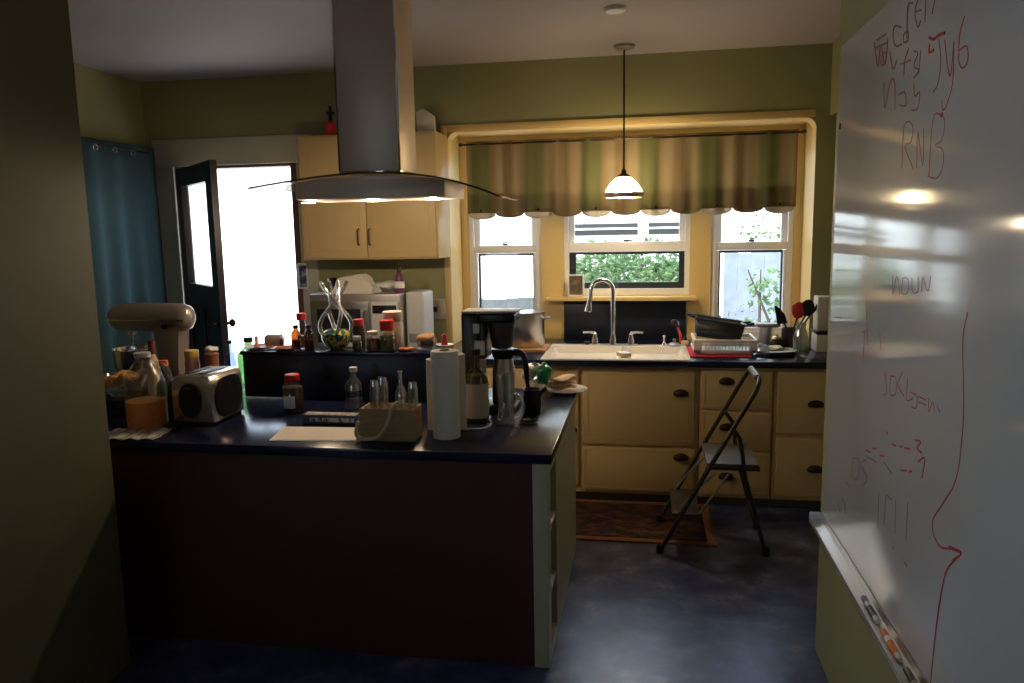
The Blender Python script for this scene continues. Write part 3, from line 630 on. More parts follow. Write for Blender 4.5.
for nm, lab, mt, dx, dz, tip, rot in (('spatula', 'red silicone spatula standing in the utensil jar', 'red', .035, .155, 'round', .05), ('slotted_spoon', 'black slotted spoon at the right side of the utensil jar', 'black', .085, .17, 'round', .3), ('cake_server', 'black angled turner at the left side of the utensil jar', 'black', -.06, .14, 'flat', -.4), ('cooking_tongs', 'long black handled tongs slanting out to the right of the jar', 'black', .13, .20, 'long', .7)):
    q = thing(nm, lab, 'utensil', (r.location.x, r.location.y, .961)); tipx = dx
    b = B(); b.tube([(dx * .15, 0, 0), (dx * .5, -.005, .14), (dx, -.01, dz + .05)], .006, 8); b.build('handle', 'black', q)
    b = B()
    if tip == 'round': b.blob((dx * 1.15, -.012, dz + .10), (.045, .012, .058), .03, 2, 1)
    elif tip == 'flat': b.prism([(dx - .03, dz + .02), (dx + .035, dz + .03), (dx + .015, dz + .09), (dx - .04, dz + .15), (dx - .05, dz + .14)], 'y', -.012, -.006)
    else: b.tube([(dx, -.01, dz + .04), (dx + .05, -.012, dz + .12)], [.01, .013], 8)
    b.build('head', mt, q)
r = thing('steel_mug', 'steel drinking cup with a wide base at the back of the worktop', 'cup', (atZ(772, 350, .945).x, 5.50, .946))
b = B(); b.box(-.07, -.05, .125, .07, .05, .15, .004); b.build('lid', 'grey', r)
b = B(); b.lathe([(0, 0), (.05, 0), (.052, .01), (.05, .124), (0, .124)], n=20); b.build('cup_body', 'alu', r)
r = thing('brass_pot', 'small round brass pot with a lid behind the plate stack', 'pot', (gp.x - .115, gp.y + .20, .946))
b = B(); b.lathe([(0, 0), (.03, 0), (.05, .03), (.05, .06), (.035, .085), (0, .088)], n=20); b.build('pot_body', 'bronze', r)
b = B(); b.lathe([(0, .0885), (.036, .0885), (.03, .10), (.008, .105), (.01, .118), (0, .12)], n=20); b.build('lid', mat('brass', (.5, .4, .15), .3, .9), r)
r = thing('food_canister', 'cream rectangular canister with dark band in the far right corner', 'canister', (1.20, 5.24, .946))
b = B(); b.box(-.10, -.08, 0, .10, .08, .115, .008); b.build('canister_body', 'label', r)
b = B(); b.box(-.102, -.082, .116, .102, .082, .138, .004); b.build('band', 'black', r)
b = B(); b.box(-.095, -.06, .139, .095, .075, .36, .006); b.build('upper_box', 'casing', r)
# ------------------------------------------------------------------ items on the back counter, left
POT = atZ(526, 348, .9685)
lathe_thing('stock_pot', 'large stainless stock pot on a wooden board left of the sink', 'pot', 0, 0, .9685, [('pot_body', 'steel', [(0, 0), (.108, 0), (.115, .01), (.115, .225), (.122, .23), (.122, .237), (.112, .237), (.110, .01), (0, .008)])], xy=(POT.x, POT.y + .105), n=36)
sp_ = bpy.data.objects['stock_pot']
b = B(); b.lathe([(0, .248), (.02, .247), (.10, .241), (.12, .238), (.12, .2375), (0, .2375)], n=32); b.build('lid', 'steel', sp_)
for sg in (-1, 1):
    b = B(); x = sg * .116; b.tube([(x, -.04, .19), (x + sg * .038, -.035, .197), (x + sg * .038, .035, .197), (x, .04, .19)], .006, 8); b.build('handle', 'steel', sp_)
b = B(); b.box(POT.x - .16, POT.y - .07, .946, sx0 - .002, POT.y + .22, .967, .004); tag(b.build('cutting_board', 'butcher'), 'reddish wooden cutting board under the stock pot', 'cutting board')
mw = thing('microwave', 'silver microwave oven on the worktop below the wall cabinet', 'microwave', (-1.86, 4.86, .946)); mwl = atY(309, 300, 4.86).x + 1.86; mwr = atY(400, 300, 4.86).x + 1.86; mh = zat(360, 294, 4.86) - .946
b = B(); b.box(mwl, 0, .015, mwr, .46, mh, .012); b.build('housing', mat('microwave_silver', (.34, .32, .31), .4, .7), mw)
b = B(); b.box(mwl + .02, -.018, .04, mwl + .43, -.001, mh - .05, .005); d = b.build('door', 'steel', mw)
b = B(); b.box(mwl + .06, -.021, .09, mwl + .37, -.0185, mh - .10, .001); b.build('door_window', 'black', d)
b = B(); b.tube([(mwl + .405, -.018, .10), (mwl + .405, -.045, .11), (mwl + .405, -.045, mh - .12), (mwl + .405, -.018, mh - .11)], .008, 8); b.build('handle', 'steel', d)
b = B(); b.box(mwl + .445, -.018, .04, mwr - .012, -.001, mh - .05, .004); d = b.build('control_panel', 'ltgrey', mw)
b = B(); b.box(mwl + .455, -.0205, mh - .13, mwr - .022, -.0185, mh - .075, .001); b.build('display', 'black', d)
for x in (mwl + .05, mwr - .05):
    for y in (.05, .4):
        b = B(); b.lathe([(0, 0), (.015, 0), (.015, .0145), (0, .0145)], (x, y, 0), n=10); b.build('foot', 'rubber', mw)
zmw = .946 + mh + .0008
q = atY(358, 285, 4.98)
r = thing('paper_bag', 'crumpled white paper bag lying on the microwave', 'bag', (q.x + .01, 4.97, zmw))
b = B(); w_ = .17
b._add([(-.16, -.09, 0), (.13, -.09, 0), (.13, .10, 0), (-.16, .10, 0), (-.13, -.05, .10), (.03, -.06, .13), (.05, .07, .125), (-.12, .07, .11), (.11, -.05, .05), (.11, .06, .05)], [(3, 2, 1, 0), (0, 1, 8, 5, 4), (1, 2, 9, 8), (8, 9, 6, 5), (4, 5, 6, 7), (2, 3, 7, 6, 9), (3, 0, 4, 7)])
bmesh.ops.subdivide_edges(b.bm, edges=b.bm.edges[:], cuts=2, use_grid_fill=True)
for v in b.bm.verts:
    if v.co.z > .01: v.co += Vector((random.uniform(-.006, .006), random.uniform(-.006, .006), random.uniform(-.006, .006)))
b.build('bag_paper', 'bag', r, ang=15)
r = thing('kitchen_cloth', 'small white cloth bundle lying on the microwave beside the bag', 'cloth', (atY(387, 285, 5.14).x, 5.16, zmw))
b = B(); b.blob((0, 0, .033), (.085, .07, .032), .2, 3, 12); b.build('cloth', 'scrub', r)
r = thing('dark_bowl', 'dark woven bowl on the microwave behind the glass sculpture', 'bowl', (mwl - 1.86 + .11, 5.16, zmw))
b = B(); b.lathe([(0, 0), (.05, 0), (.085, .05), (.095, .09), (.09, .09), (.075, .045), (0, .008)], n=20); b.build('bowl', 'bronze', r)
q = atY(401, 290, 5.0)
lathe_thing('dish_soap', 'magenta and white spray bottle standing on the microwave', 'bottle', 0, 0, zmw, [('bottle', 'purple', [(0, 0), (.033, 0), (.035, .01), (.033, .09), (.026, .115), (.013, .13), (.013, .14), (0, .14)]), ('label', 'wlabel', [(.0355, .03), (.0358, .03), (.0350, .075), (.0348, .075)]), ('cap', 'black', [(0, .1405), (.017, .1405), (.017, .165), (.009, .175), (.008, .185), (0, .186)])], xy=(q.x, 4.97))
# side of the oven facing the sink: a grey bread machine
q0, q1 = atY(403, 292, 4.95), atY(425, 292, 4.95)
r = thing('bread_machine', 'plain light grey countertop machine right of the microwave', 'appliance', ((q0.x + q1.x) / 2 + .01, 5.0, .946))
b = B(); hh = q0.z - .946; b.box(-.070, -.06, .01, .055, .20, hh, .02, 3); b.build('housing', 'ltgrey', r)
b = B(); b.box(-.06, -.05, 0, .05, .19, .0095); b.build('base', 'black', r)
b = B(); b.box(-.05, -.064, .08, .04, -.0605, .14, .001); b.build('panel', 'grey', r)
# outlet with plug
q = atY(440, 309, YW)
r = thing('wall_outlet', 'double wall outlet with a black plug right of the bread machine', 'outlet', (q.x, YW - .001, q.z)); 
b = B(); b.box(-.075, -.008, -.075, .075, 0, .075, .003); b.build('plate', 'casing', r)
b = B(); b.box(-.055, -.04, -.02, -.015, -.0085, .02, .005); b.tube([(-.055, -.025, 0), (-.10, -.03, -.03), (-.13, -.03, -.12)], .005, 6); b.build('plug', 'black', r)
b = B(); b.box(.015, -.011, -.03, .05, -.0085, .03, .003); b.build('socket', 'label', r)
# canister on the door casing
q = atY(304, 276, YW - .02)
r = thing('wall_gadget', 'narrow blue and white gadget mounted on the door casing', 'wall gadget', (q.x, YW - .0225, q.z))
b = B(); b.box(-.04, -.03, -.095, .04, 0, .095, .008); b.build('housing', 'white', r)
b = B(); b.box(-.02, -.034, -.08, .036, -.0305, .08, .002); b.build('face', ramp_mat('blue_print', [(.45, (.04, .05, .16)), (.6, (.35, .36, .5))], scale=25), r)
# on top of the wall cabinet
q = atY(331, 130, 5.2)
lathe_thing('cleaner_bottle', 'red bottle with black neck standing on the wall cabinet', 'bottle', 0, 0, uz1, [('bottle', 'red', [(0, 0), (.045, 0), (.047, .01), (.045, .09), (.02, .11), (0, .11)]), ('neck', 'black', [(0, .1105), (.015, .1105), (.013, .15), (.03, .155), (.03, .17), (.012, .175), (.01, .21), (0, .21)])], xy=(q.x, 5.2))
q = atY(427, 130, 5.25)
r = thing('cardboard_box', 'pale cardboard box standing on the right end of the wall cabinet', 'box', (q.x, 5.25, uz1 + .001), .1)
b = B(); b.prism([(-.06, 0), (.06, 0), (.055, .12), (-.02, .17), (-.07, .15)], 'y', -.03, .03, .003); b.build('carton', 'bag', r)
# ------------------------------------------------------------------ range hood
hd = thing('range_hood', 'brushed steel island range hood with curved glass canopy hanging from the ceiling', 'range hood', (-1.33, 3.79, 1.93))
b = B(); b.box(-.152, -.145, .13, .152, .145, ZC - 1.93 - .001, .004)
b.build('chimney', 'steelh', hd)
b = B(); b.box(-.157, -.15, .125, .157, .15, .135, .002); b.box(-.158, -.151, .136, -.149, -.142, ZC - 1.935); b.box(.149, -.151, .136, .158, -.142, ZC - 1.935); b.build('chimney_trim', 'chrome', hd)
b = B(); b.prism([(-.37, 0), (.39, 0), (.39, .075), (.25, .095), (-.01, .105), (-.25, .095), (-.37, .078)], 'y', -.20, .20, .004); b.build('hood_body', 'steelh', hd)
b = B()
zl, zr, zmid = zat(245, 188, 3.47) - 1.93, zat(498, 196, 3.47) - 1.93, zat(372, 172.5, 3.47) - 1.93
xl, xr = atY(245, 188, 3.47).x + 1.33, atY(498, 196, 3.47).x + 1.33
def canopy(u, v):
    x = xl + (xr - xl) * u; t = 2 * u - 1
    z = zmid - (zmid - (zl * (1 - u) + zr * u)) * t * t
    return (x, -.32 + .03 * t * t + (.62 - .03 * t * t) * v, z)
b.grid(canopy, 40, 6); b.build('glass_canopy', 'hoodglass', hd, solid=.008)
b = B(); b.tube([Vector(canopy(i / 40, 0)) + Vector((0, -.003, 0)) for i in range(41)], .005, 6); b.build('glass_edge', 'dark', hd)
for px in (305, 370, 431):
    x = atY(px, 200, 3.85).x + 1.33
    b = B(); b.lathe([(0, -.003), (.035, -.003), (.038, -.0005), (0, -.0005)], (x, .10, 0), n=18); b.build('lamp', 'lens', hd)
    lamp('hood_light', (x - 1.33, 3.89, 1.90), 6.0, (1, .78, .52), .025)
# ------------------------------------------------------------------ pendant
pc = atZ(624, 44, ZC)
PY = 5.13; pcx = atY(624, 120, PY).x
pt = thing('pendant_lamp', 'lit glass pendant lamp on a thin rod above the sink', 'pendant lamp', (pcx, PY, 0))
zs = zat(624, 177, PY); zb_ = zat(624, 198, PY); rs = (atY(643, 190, PY).x - atY(605, 190, PY).x) / 2
b = B(); b.lathe([(0, ZC - .03), (.03, ZC - .028), (.065, ZC - .015), (.07, ZC - .001), (0, ZC - .001)], n=24); b.build('ceiling_canopy', 'nickel', pt)
b = B(); b.tube([(0, 0, zs + .04), (0, 0, ZC - .03)], .006, 8); b.build('rod', 'bronze', pt)
b = B(); b.lathe([(0, zs + .05), (.014, zs + .048), (.018, zs + .025), (.045, zs + .004), (.043, zs), (0, zs)], n=20); b.build('cap', 'bronze', pt)
b = B(); b.lathe([(.046, zs - .001), (.06, zs - .012), (.09, zs - .04), (rs * .97, zs - .085), (rs, zb_ + .03)], n=28); b.build('shade', M['shade'], pt)
b = B(); b.lathe([(rs + .002, zb_ + .034), (rs + .005, zb_ + .032), (rs + .005, zb_ + .008), (rs + .001, zb_ + .002), (rs - .006, zb_ + .002), (rs - .004, zb_ + .032)], n=28); b.build('rim_band', 'nickel', pt)
b = B(); b.lathe([(0, zs - .015), (.02, zs - .02), (.028, zs - .05), (.055, zs - .068), (.06, zs - .09), (.04, zs - .11), (0, zs - .118)], n=20); b.build('bulb', 'flame', pt)
# ------------------------------------------------------------------ valance
VY = 5.50
v0, v1 = atY(466, 143, VY), atY(798, 134, VY); vx0, vx1 = v0.x, v1.x; vzt = (v0.z + v1.z) / 2; vzb = zat(640, 210, VY)
va = thing('window_valance', 'green and tan striped valance with scalloped hem across the window bay', 'curtain', ((vx0 + vx1) / 2, VY, vzt))
hw = (vx1 - vx0) / 2; NS = 11
def fold(x): return .012 * math.sin(x * 31) + .007 * math.sin(x * 57 + 1)
def vfront(u, v):
    x = -hw + 2 * hw * u; k = u * NS; i = int(k); f = k - i; i = min(i, NS - 1)
    dip = .034 * math.sqrt(max(0, 1 - (2 * f - 1) ** 2)) if u < 1 else 0
    if i % 2 == 0: dip *= -.1
    zb2 = vzb - vzt - dip
    return (x, fold(x) * (.3 + .7 * v), .02 + (zb2 - .02) * v)
b = B(); b.grid(vfront, 264, 16); b.build('valance_cloth', 'valance', va, solid=.002)
def vlin(u, v):
    x = -hw + 2 * hw * u; k = u * NS; i = min(int(k), NS - 1); f = k - i
    dip = (.044 if i % 2 == 0 else .026) * math.sqrt(max(0, 1 - (2 * f - 1) ** 2)) if u < 1 else 0
    zb2 = vzb - vzt - dip; z0 = vzb - vzt + .135
    return (x, fold(x) * .9 + .012, z0 + (zb2 - z0) * v)
b = B(); b.grid(vlin, 264, 8); b.build('hem_lining', 'lining', va, solid=.003)
for i in range(0, NS, 2):
    b = B(); x = -hw + 2 * hw * (i + .5) / NS; b.blob((x, fold(x) - .008, vzb - vzt + .02), (.008, .005, .010), .05, 2, i); b.build('button', 'bronze', va)
b = B(); b.tube([(-hw - .03, .0, .0), (hw + .035, 0, 0)], .007, 8)
for sg in (-1, 1): b.blob((sg * (hw + .04), 0, 0), (.016, .016, .014), .02, 2, 1)
b.build('rod', 'bronze', va)
# ------------------------------------------------------------------ teal curtain on the left wall
cl = thing('wall_curtain', 'dark teal curtain hanging on the left wall beside the door', 'curtain', (XL + .07, 4.75, 0))
b = B(); ct = zat(116, 148, 4.9)
ct = atX(116, 145, XL + .07).z
b.grid(lambda u, v: (.028 * math.sin(u * 46) * (.35 + .65 * v), -1.0 + 1.63 * u, .25 + (ct + .02 - .25) * (1 - v)), 160, 12); b.build('curtain_cloth', 'curtain', cl, solid=.003)
b = B(); b.tube([(.0, -1.05, ct - .02), (0, .64, ct - .02)], .008, 8); b.build('rod', 'bronze', cl)
for px in (97, 116, 134):
    q = atX(px, 151, XL + .12); b = B()
    b.tube([(.04 + .013 * math.cos(t), q.y - 4.75 + .02 * math.cos(t) * .2, ct - .045 + .02 * math.sin(t)) for t in [2 * PI * k / 12 for k in range(12)]], .004, 6, closed=True); b.build('grommet', 'chrome', cl)
# ------------------------------------------------------------------ whiteboard
XWB = .70
w0, w1 = atX(843, 45, XWB), atX(822, 513, XWB)
by1, bz0, bz1, by0 = 3.06, w1.z, w0.z, 1.25
wb = thing('whiteboard', 'large glossy whiteboard covered in faded red scribbles on the right wall', 'whiteboard', (XWB, (by0 + by1) / 2, bz0))
yc = (by0 + by1) / 2
b = B(); b.box(0, by0 - yc, 0, .0145, by1 - yc, bz1 - bz0, .001); b.build('panel', 'board', wb)
def stroke(lines, m, wpx=1.5):
    wpx *= 1.3
    for pts in lines:
        b = B()
        P = [Vector((x, y)) for x, y in pts]
        if len(P) > 2:                                  # smooth the polyline
            Q = []
            for i in range(len(P) - 1):
                a, p, q, d = P[max(i - 1, 0)], P[i], P[i + 1], P[min(i + 2, len(P) - 1)]
                for t in (0, .25, .5, .75): Q.append(.5 * ((2 * p) + (q - a) * t + (2 * a - 5 * p + 4 * q - d) * t * t + (3 * p - a - 3 * q + d) * t ** 3))
            Q.append(P[-1]); P = Q
        W3 = [atX(p.x, p.y, XWB) - Vector((XWB, yc, bz0)) for p in P]
        d = sum(w.y + yc for w in W3) / len(W3)
        vv = b.tube(W3, wpx * .5 * d / F, 6)
        for v in vv: v.co.x = v.co.x * .25 - .0006
        b.build('marker_stroke', m, wb)
stroke([[(874, 42), (878, 66), (881, 44), (885, 64), (888, 38)], [(877, 40), (886, 34)], [(876, 48), (888, 42)], [(901, 27), (895, 26), (893, 36), (896, 46), (902, 44)], [(904, 34), (908, 31), (908, 40), (904, 42), (904, 34)], [(913, 3), (908, 6), (907, 38)], [(918, 0), (915, 12), (918, 27), (921, 20)], [(915, 12), (921, 10)], [(926, 0), (925, 22)], [(935, 0), (932, 14)]], 'inkbrown', 1.4)
stroke([[(882, 55), (881, 65), (886, 62), (885, 52), (882, 55)], [(890, 52), (893, 69), (897, 60)], [(909, 48), (905, 60), (904, 75)], [(901, 64), (911, 60)], [(914, 51), (918, 53), (914, 66), (919, 70), (914, 78)], [(884, 82), (885, 108), (891, 80), (895, 84), (895, 110)], [(899, 95), (905, 92), (906, 105), (900, 105)], [(914, 84), (915, 96), (920, 92), (918, 108), (912, 110)], [(921, 50), (919, 74)]], 'inkbrown', 1.3)
stroke([[(929, 37), (934, 39), (939, 35), (945, 33)], [(930, 44), (929, 52), (934, 50)]], 'inkred', 2.4)
stroke([[(939, 38), (941, 62), (938, 84), (933, 92)], [(945, 40), (948, 68), (951, 74), (954, 42)], [(954, 42), (953, 82), (947, 104), (943, 110), (942, 100)], [(965, 16), (960, 34), (959, 60), (963, 68), (968, 60), (967, 46), (960, 50)]], 'inkred', 1.4)
stroke([[(902, 168), (904, 128), (909, 122), (913, 127), (911, 142), (905, 146), (913, 168)], [(917, 168), (918, 132), (923, 166), (924, 128)], [(929, 176), (933, 120), (940, 114), (945, 122), (942, 140), (935, 145), (943, 150), (943, 166), (937, 178), (928, 176)]], 'inkbrown', 1.3)
stroke([[(941, 116), (943, 114)]], 'inkred', 3)
stroke([[(893, 276), (893, 295), (897, 276), (900, 294)], [(903, 278), (902, 293), (908, 292), (908, 279), (903, 278)], [(912, 278), (913, 292), (918, 291), (918, 277)], [(922, 292), (923, 277), (928, 291), (931, 276)]], 'inkbrown', 1.0)
stroke([[(862, 332), (867, 330)], [(865, 331), (863, 362)], [(880, 333), (881, 350)], [(866, 300), (868, 345)], [(885, 372), (887, 392), (883, 395)], [(891, 376), (890, 394), (896, 393), (896, 378), (891, 376)], [(903, 372), (898, 384), (904, 396)], [(908, 378), (907, 400), (913, 398)], [(910, 392), (917, 396), (916, 408), (911, 406)], [(918, 396), (926, 400)], [(919, 402), (926, 405)], [(929, 398), (929, 412), (933, 402), (935, 412)], [(937, 405), (940, 412)]], 'inkbrown', 1.1)
stroke([[(866, 450), (870, 452)], [(873, 448), (876, 449)], [(880, 455), (884, 456)], [(886, 432), (888, 434)], [(892, 444), (896, 446)], [(900, 446), (902, 447)], [(905, 448), (910, 449)], [(915, 440), (921, 442), (917, 448), (922, 453)], [(918, 462), (925, 458), (922, 478)], [(901, 470), (907, 471)], [(909, 472), (912, 471)]], 'inkred', 1.7)
stroke([[(853, 458), (852, 476), (858, 478), (859, 460), (853, 458)], [(866, 460), (861, 464), (867, 478), (863, 486)], [(866, 456), (876, 462)], [(884, 462), (892, 474)], [(879, 492), (878, 528)], [(886, 494), (884, 525)], [(886, 494), (892, 500)], [(896, 500), (895, 534)], [(908, 502), (906, 540)], [(845, 482), (849, 486)], [(838, 500), (840, 512), (843, 498), (846, 514)], [(893, 547), (894, 548)], [(904, 562), (907, 566)], [(835, 317), (841, 318)]], 'inkgrey', 1.2)
stroke([[(968, 312), (963, 340), (964, 400), (962, 440), (956, 480), (942, 505), (933, 520), (934, 535), (941, 547), (952, 549), (961, 553)], [(949, 546), (962, 553), (953, 560)], [(959, 556), (947, 570), (942, 590), (936, 630), (930, 690)]], 'inkred', 1.6)
b = B(); q = atX(833, 130, XWB); b.lathe([(0, 0), (.012, 0), (.012, .004), (0, .006)], n=12); b.build('screw', 'bronze', wb, loc=(-.001, 3.03 - yc, q.z - bz0), rot=(0, -PI / 2, 0))
ty = atZ(815, 513, bz0 - .02)
tr = thing('marker_tray', 'white aluminium marker tray along the bottom of the whiteboard', 'tray', (XWB, yc, bz0))
b = B(); prof = [(.012, -.002), (-.001, -.002), (-.001, -.03), (-.034, -.038), (-.040, -.034), (-.042, -.026), (-.046, -.026), (-.046, -.042), (-.036, -.046), (.012, -.037)]
b.prism(prof, 'y', by0 - yc, by1 + .02 - yc, 0); b.build('channel', 'alu', tr, smooth=False)
b = B(); b.box(-.0445, by1 - yc + .021, -.045, .012, by1 - yc + .024, -.002); b.build('end_cap', 'white', tr)
mz = bz0 - .0232
def marker(label, y, body, cap, L_=.135, off=0):
    r = thing('marker_pen', label, 'marker', (XWB - .026 + off, y, mz)); r.rotation_euler = (PI / 2, 0, 0)
    b = B(); b.lathe([(0, 0), (.0085, 0), (.009, .004), (.009, L_ * .62), (0, L_ * .62)], n=14); b.build('barrel', body, r)
    b = B(); b.lathe([(.0091, L_ * .15), (.0094, L_ * .15), (.0094, L_ * .55), (.0091, L_ * .55)], n=14); b.build('label', 'wlabel' if body == 'white' else cap, r)
    b = B(); b.lathe([(0, L_ * .625), (.0095, L_ * .625), (.0085, L_ * .95), (.005, L_), (0, L_)], n=14); b.build('cap', cap, r)
    return r
my = [atZ(px, py, bz0 - .02).y for px, py in ((866, 597), (882, 630), (902, 664))]
def marker_rev(label, y, body, cap, lab):
    r = thing('marker_pen', label, 'marker', (XWB - .021, y, mz)); r.rotation_euler = (PI / 2, 0, 0)
    L_ = .15
    b = B(); b.lathe([(0, .0), (.0085, 0), (.0095, .006), (.0095, L_ * .24), (0, L_ * .24)], n=14); b.build('cap', cap, r)
    b = B(); b.lathe([(0, L_ * .243), (.0092, L_ * .243), (.0092, L_ * .97), (.007, L_), (0, L_)], n=14); b.build('barrel', body, r)
    b = B(); b.lathe([(.0093, L_ * .42), (.0096, L_ * .42), (.0096, L_ * .84), (.0093, L_ * .84)], n=14); b.build('label', lab, r)
marker_rev('white marker with dark blue cap lying farthest along the tray', my[0], 'white', 'blue', 'board_dark')
marker_rev('white and orange marker with orange cap in the middle of the tray', my[1], 'white', 'orange', 'orange')
marker_rev('black marker lying nearest the camera in the tray', my[2] - .02, 'black', 'black', 'grey')
# ------------------------------------------------------------------ step stool
stl = thing('step_stool', 'dark folding two-step stool with grey top step standing before the drawers', 'step stool', (.38, 4.30, 0))
ya, yb2 = -.245, .20                      # near and far rail
def rail(y): return [(-.285, y, .012), (-.06, y, .44), (.19, y, .90)]
b = B()
pts = [Vector(p) for p in rail(ya)] + [Vector((.213, ya + .03, .945)), Vector((.222, ya + .08, .965)), Vector((.222, yb2 - .08, .965)), Vector((.213, yb2 - .03, .945))] + [Vector(p) for p in rail(yb2)[::-1]]
b.tube(pts, .0125, 10); b.build('front_frame', 'stool', stl)
b = B(); b.tube([(.215, ya + .09, .966), (.215, yb2 - .09, .966)], .018, 10); b.build('hand_grip', 'grey', stl)
for y in (ya + .03, yb2 - .03):
    b = B(); b.tube([(.085, y, .70), (.125, y, .645), (.14, y, .56), (.155, y, .44), (.272, y, .012)], .0115, 8); b.build('rear_leg', 'stool', stl)
b = B(); b.tube([(.229, ya + .03, .17), (.229, yb2 - .03, .17)], .009, 8); b.build('cross_bar', 'stool', stl)
b = B(); b.box(-.045, ya + .018, .490, .225, yb2 - .018, .510, .006); t_ = b.build('top_step', 'tread', stl); t_['label'] = 'grey ribbed top step'
b = B(); b.box(-.05, ya + .015, .473, .23, ya + .028, .489, .003); b.box(-.05, yb2 - .028, .473, .23, yb2 - .015, .489, .003); b.box(.213, ya + .029, .468, .233, yb2 - .029, .489, .003); b.build('step_frame', 'stool', stl)
b = B(); b.box(-.225, ya + .018, .205, -.075, yb2 - .018, .222, .005); b.build('lower_step', 'stool', stl)
for y in (ya + .03, yb2 - .03):
    b = B(); b.tube([(-.21, y, .20), (-.10, y, .35), (.0, y, .45)], .006, 6); b.tube([(-.09, y, .205), (.0, y, .34), (.07, y, .45)], .006, 6); b.build('link_bar', 'steel', stl)
for x, y in ((-.288, ya), (-.288, yb2), (.274, ya + .03), (.274, yb2 - .03)):
    b = B(); b.lathe([(0, 0), (.02, 0), (.019, .03), (.015, .045), (0, .045)], (x, y, .0005), n=12); b.build('foot', 'rubber', stl)
# rug
r0, r1 = atZ(578, 537, .005), atZ(716, 540, .005)
rg = thing('kitchen_rug', 'worn orange-brown patterned rug on the floor before the sink', 'rug', ((r0.x - .35 + r1.x) / 2, (r0.y + 4.80) / 2, .0005)); hw = (r1.x - r0.x + .35) / 2; hy_ = (4.86 - r0.y) / 2
b = B(); b.box(-hw + .05, -hy_ + .05, 0, hw - .05, hy_ - .05, .0085, .002); b.build('field', 'rug', rg)
b = B(); bw = .05
b.box(-hw, -hy_, 0, hw, -hy_ + bw, .008, .002); b.box(-hw, hy_ - bw, 0, hw, hy_, .008, .002); b.box(-hw, -hy_ + bw, 0, -hw + bw, hy_ - bw, .008, .002); b.box(hw - bw, -hy_ + bw, 0, hw, hy_ - bw, .008, .002); b.build('border', mat('rug_border', (.22, .09, .035), .95, var=.3, scale=9), rg)
# ------------------------------------------------------------------ things on the island worktop
def lay(px, py, z=ZT): return atZ(px, py, z)
# stand mixer, head to the left
my_ = 3.88
mtop = zat(150, 303, my_) - ZT; mL, mR = atY(112, 320, my_).x, atY(193, 320, my_).x
mx_ = thing('stand_mixer', 'large silver-grey stand mixer at the left end of the island', 'mixer', (mR - .10, my_, ZT + .001))
hr = .082; hz = mtop - hr
b = B(); hx0, hx1 = mL - (mR - .10), .10
ring = []
for t, k in ((0, .0), (.004, .45), (.02, .68), (.06, .86), (.15, .97), (.3, 1), (.6, 1), (.78, .99), (.9, .93), (.96, .80), (.99, .55), (1, 0)): ring.append((hx0 + (hx1 - hx0) * t, hr * k))
v = b.lathe([(r_ if r_ > 0 else 0, x_) for x_, r_ in ring], n=28)
for q in v: x_, y_, z_ = q.co; q.co = Vector((z_, y_ * .85, hz + x_))
b.build('motor_head', 'nickel', mx_)
b = B(); b.tube([Vector((hx0 + (hx1 - hx0) * .06, -.074 * math.cos(0), hz - .01)), Vector((hx1 * .9, -.074, hz - .01))], .006, 8); b.build('trim_strip', 'chrome', mx_)
b = B(); b.prism([(-.055, .05), (.075, .05), (.085, hz - .06), (.08, hz), (-.06, hz), (-.075, hz - .06), (-.05, hz - .12)], 'x', 0, .001)
b.bm.free(); b = B()
b.prism([(-.10, .04), (.03, .04), (.02, .12), (.025, hz - .06), (.05, hz), (-.13, hz), (-.115, hz - .06), (-.095, hz - .12)], 'y', -.052, .052, .015); b.build('column', 'nickel', mx_)
b = B(); b.prism([(-.30, -.09), (-.24, -.12), (.04, -.08), (.085, -.05), (.085, .05), (.04, .08), (-.24, .12), (-.30, .09)], 'z', 0, .04, .012); b.build('base', 'nickel', mx_)
b = B(); cx = hx0 + .12; b.lathe([(0, .046), (.05, .046), (.06, .06), (.105, .13), (.112, .23), (.116, .232), (.112, .236), (.108, .23), (.1, .13), (0, .06)], (cx, 0, 0), n=28); b.build('bowl', 'chrome', mx_)
b = B(); b.lathe([(0, hz - .10), (.022, hz - .10), (.022, hz - .06), (0, hz - .06)], (cx, 0, 0), n=12); b.tube([(cx, 0, hz - .10), (cx - .03, 0, .20), (cx, 0, .16), (cx + .03, 0, .20), (cx, 0, hz - .10)], .005, 8); b.build('beater', 'chrome', mx_)
b = B(); b.tube([(hx0 - .001, 0, hz + .01), (hx0 - .03, 0, hz + .012)], .012, 10); b.build('hub_knob', 'chrome', mx_)
b = B(); b.lathe([(0, 0), (.016, 0), (.014, .014), (0, .016)], n=12); b.build('speed_knob', 'black', mx_, loc=(-.03, -.0705, hz - .045), rot=(PI / 2, 0, 0))
# toaster
t0 = lay(172, 425)
ty0 = t0.y + .01; tx0, tx1 = atY(172, 400, ty0).x, atY(213, 400, ty0).x; ty1 = ty0 + .01
while atY(243, 395, ty1).x > tx1: ty1 += .005
tw, td, tH = (tx1 - tx0) / 2, (ty1 - ty0), zat(192, 376, ty0) - ZT
ts = thing('toaster', 'chrome two-slot toaster with black oval end panel on the island', 'toaster', ((tx0 + tx1) / 2, ty0, ZT + .001))
prof = [(-tw, .012), (tw, .012), (tw, tH - .04)] + [(tw - .04 + .04 * math.cos(a), tH - .04 + .04 * math.sin(a)) for a in (PI / 6, PI / 3, PI / 2)] + [(-tw + .04 - .04 * math.sin(a), tH - .04 + .04 * math.cos(a)) for a in (0, PI / 6, PI / 3, PI / 2)]
b = B(); b.prism(prof, 'y', 0, td, .006); b.build('shell', mat('polished_toaster_steel', (.62, .56, .50), .22, .8, var=.05), ts)
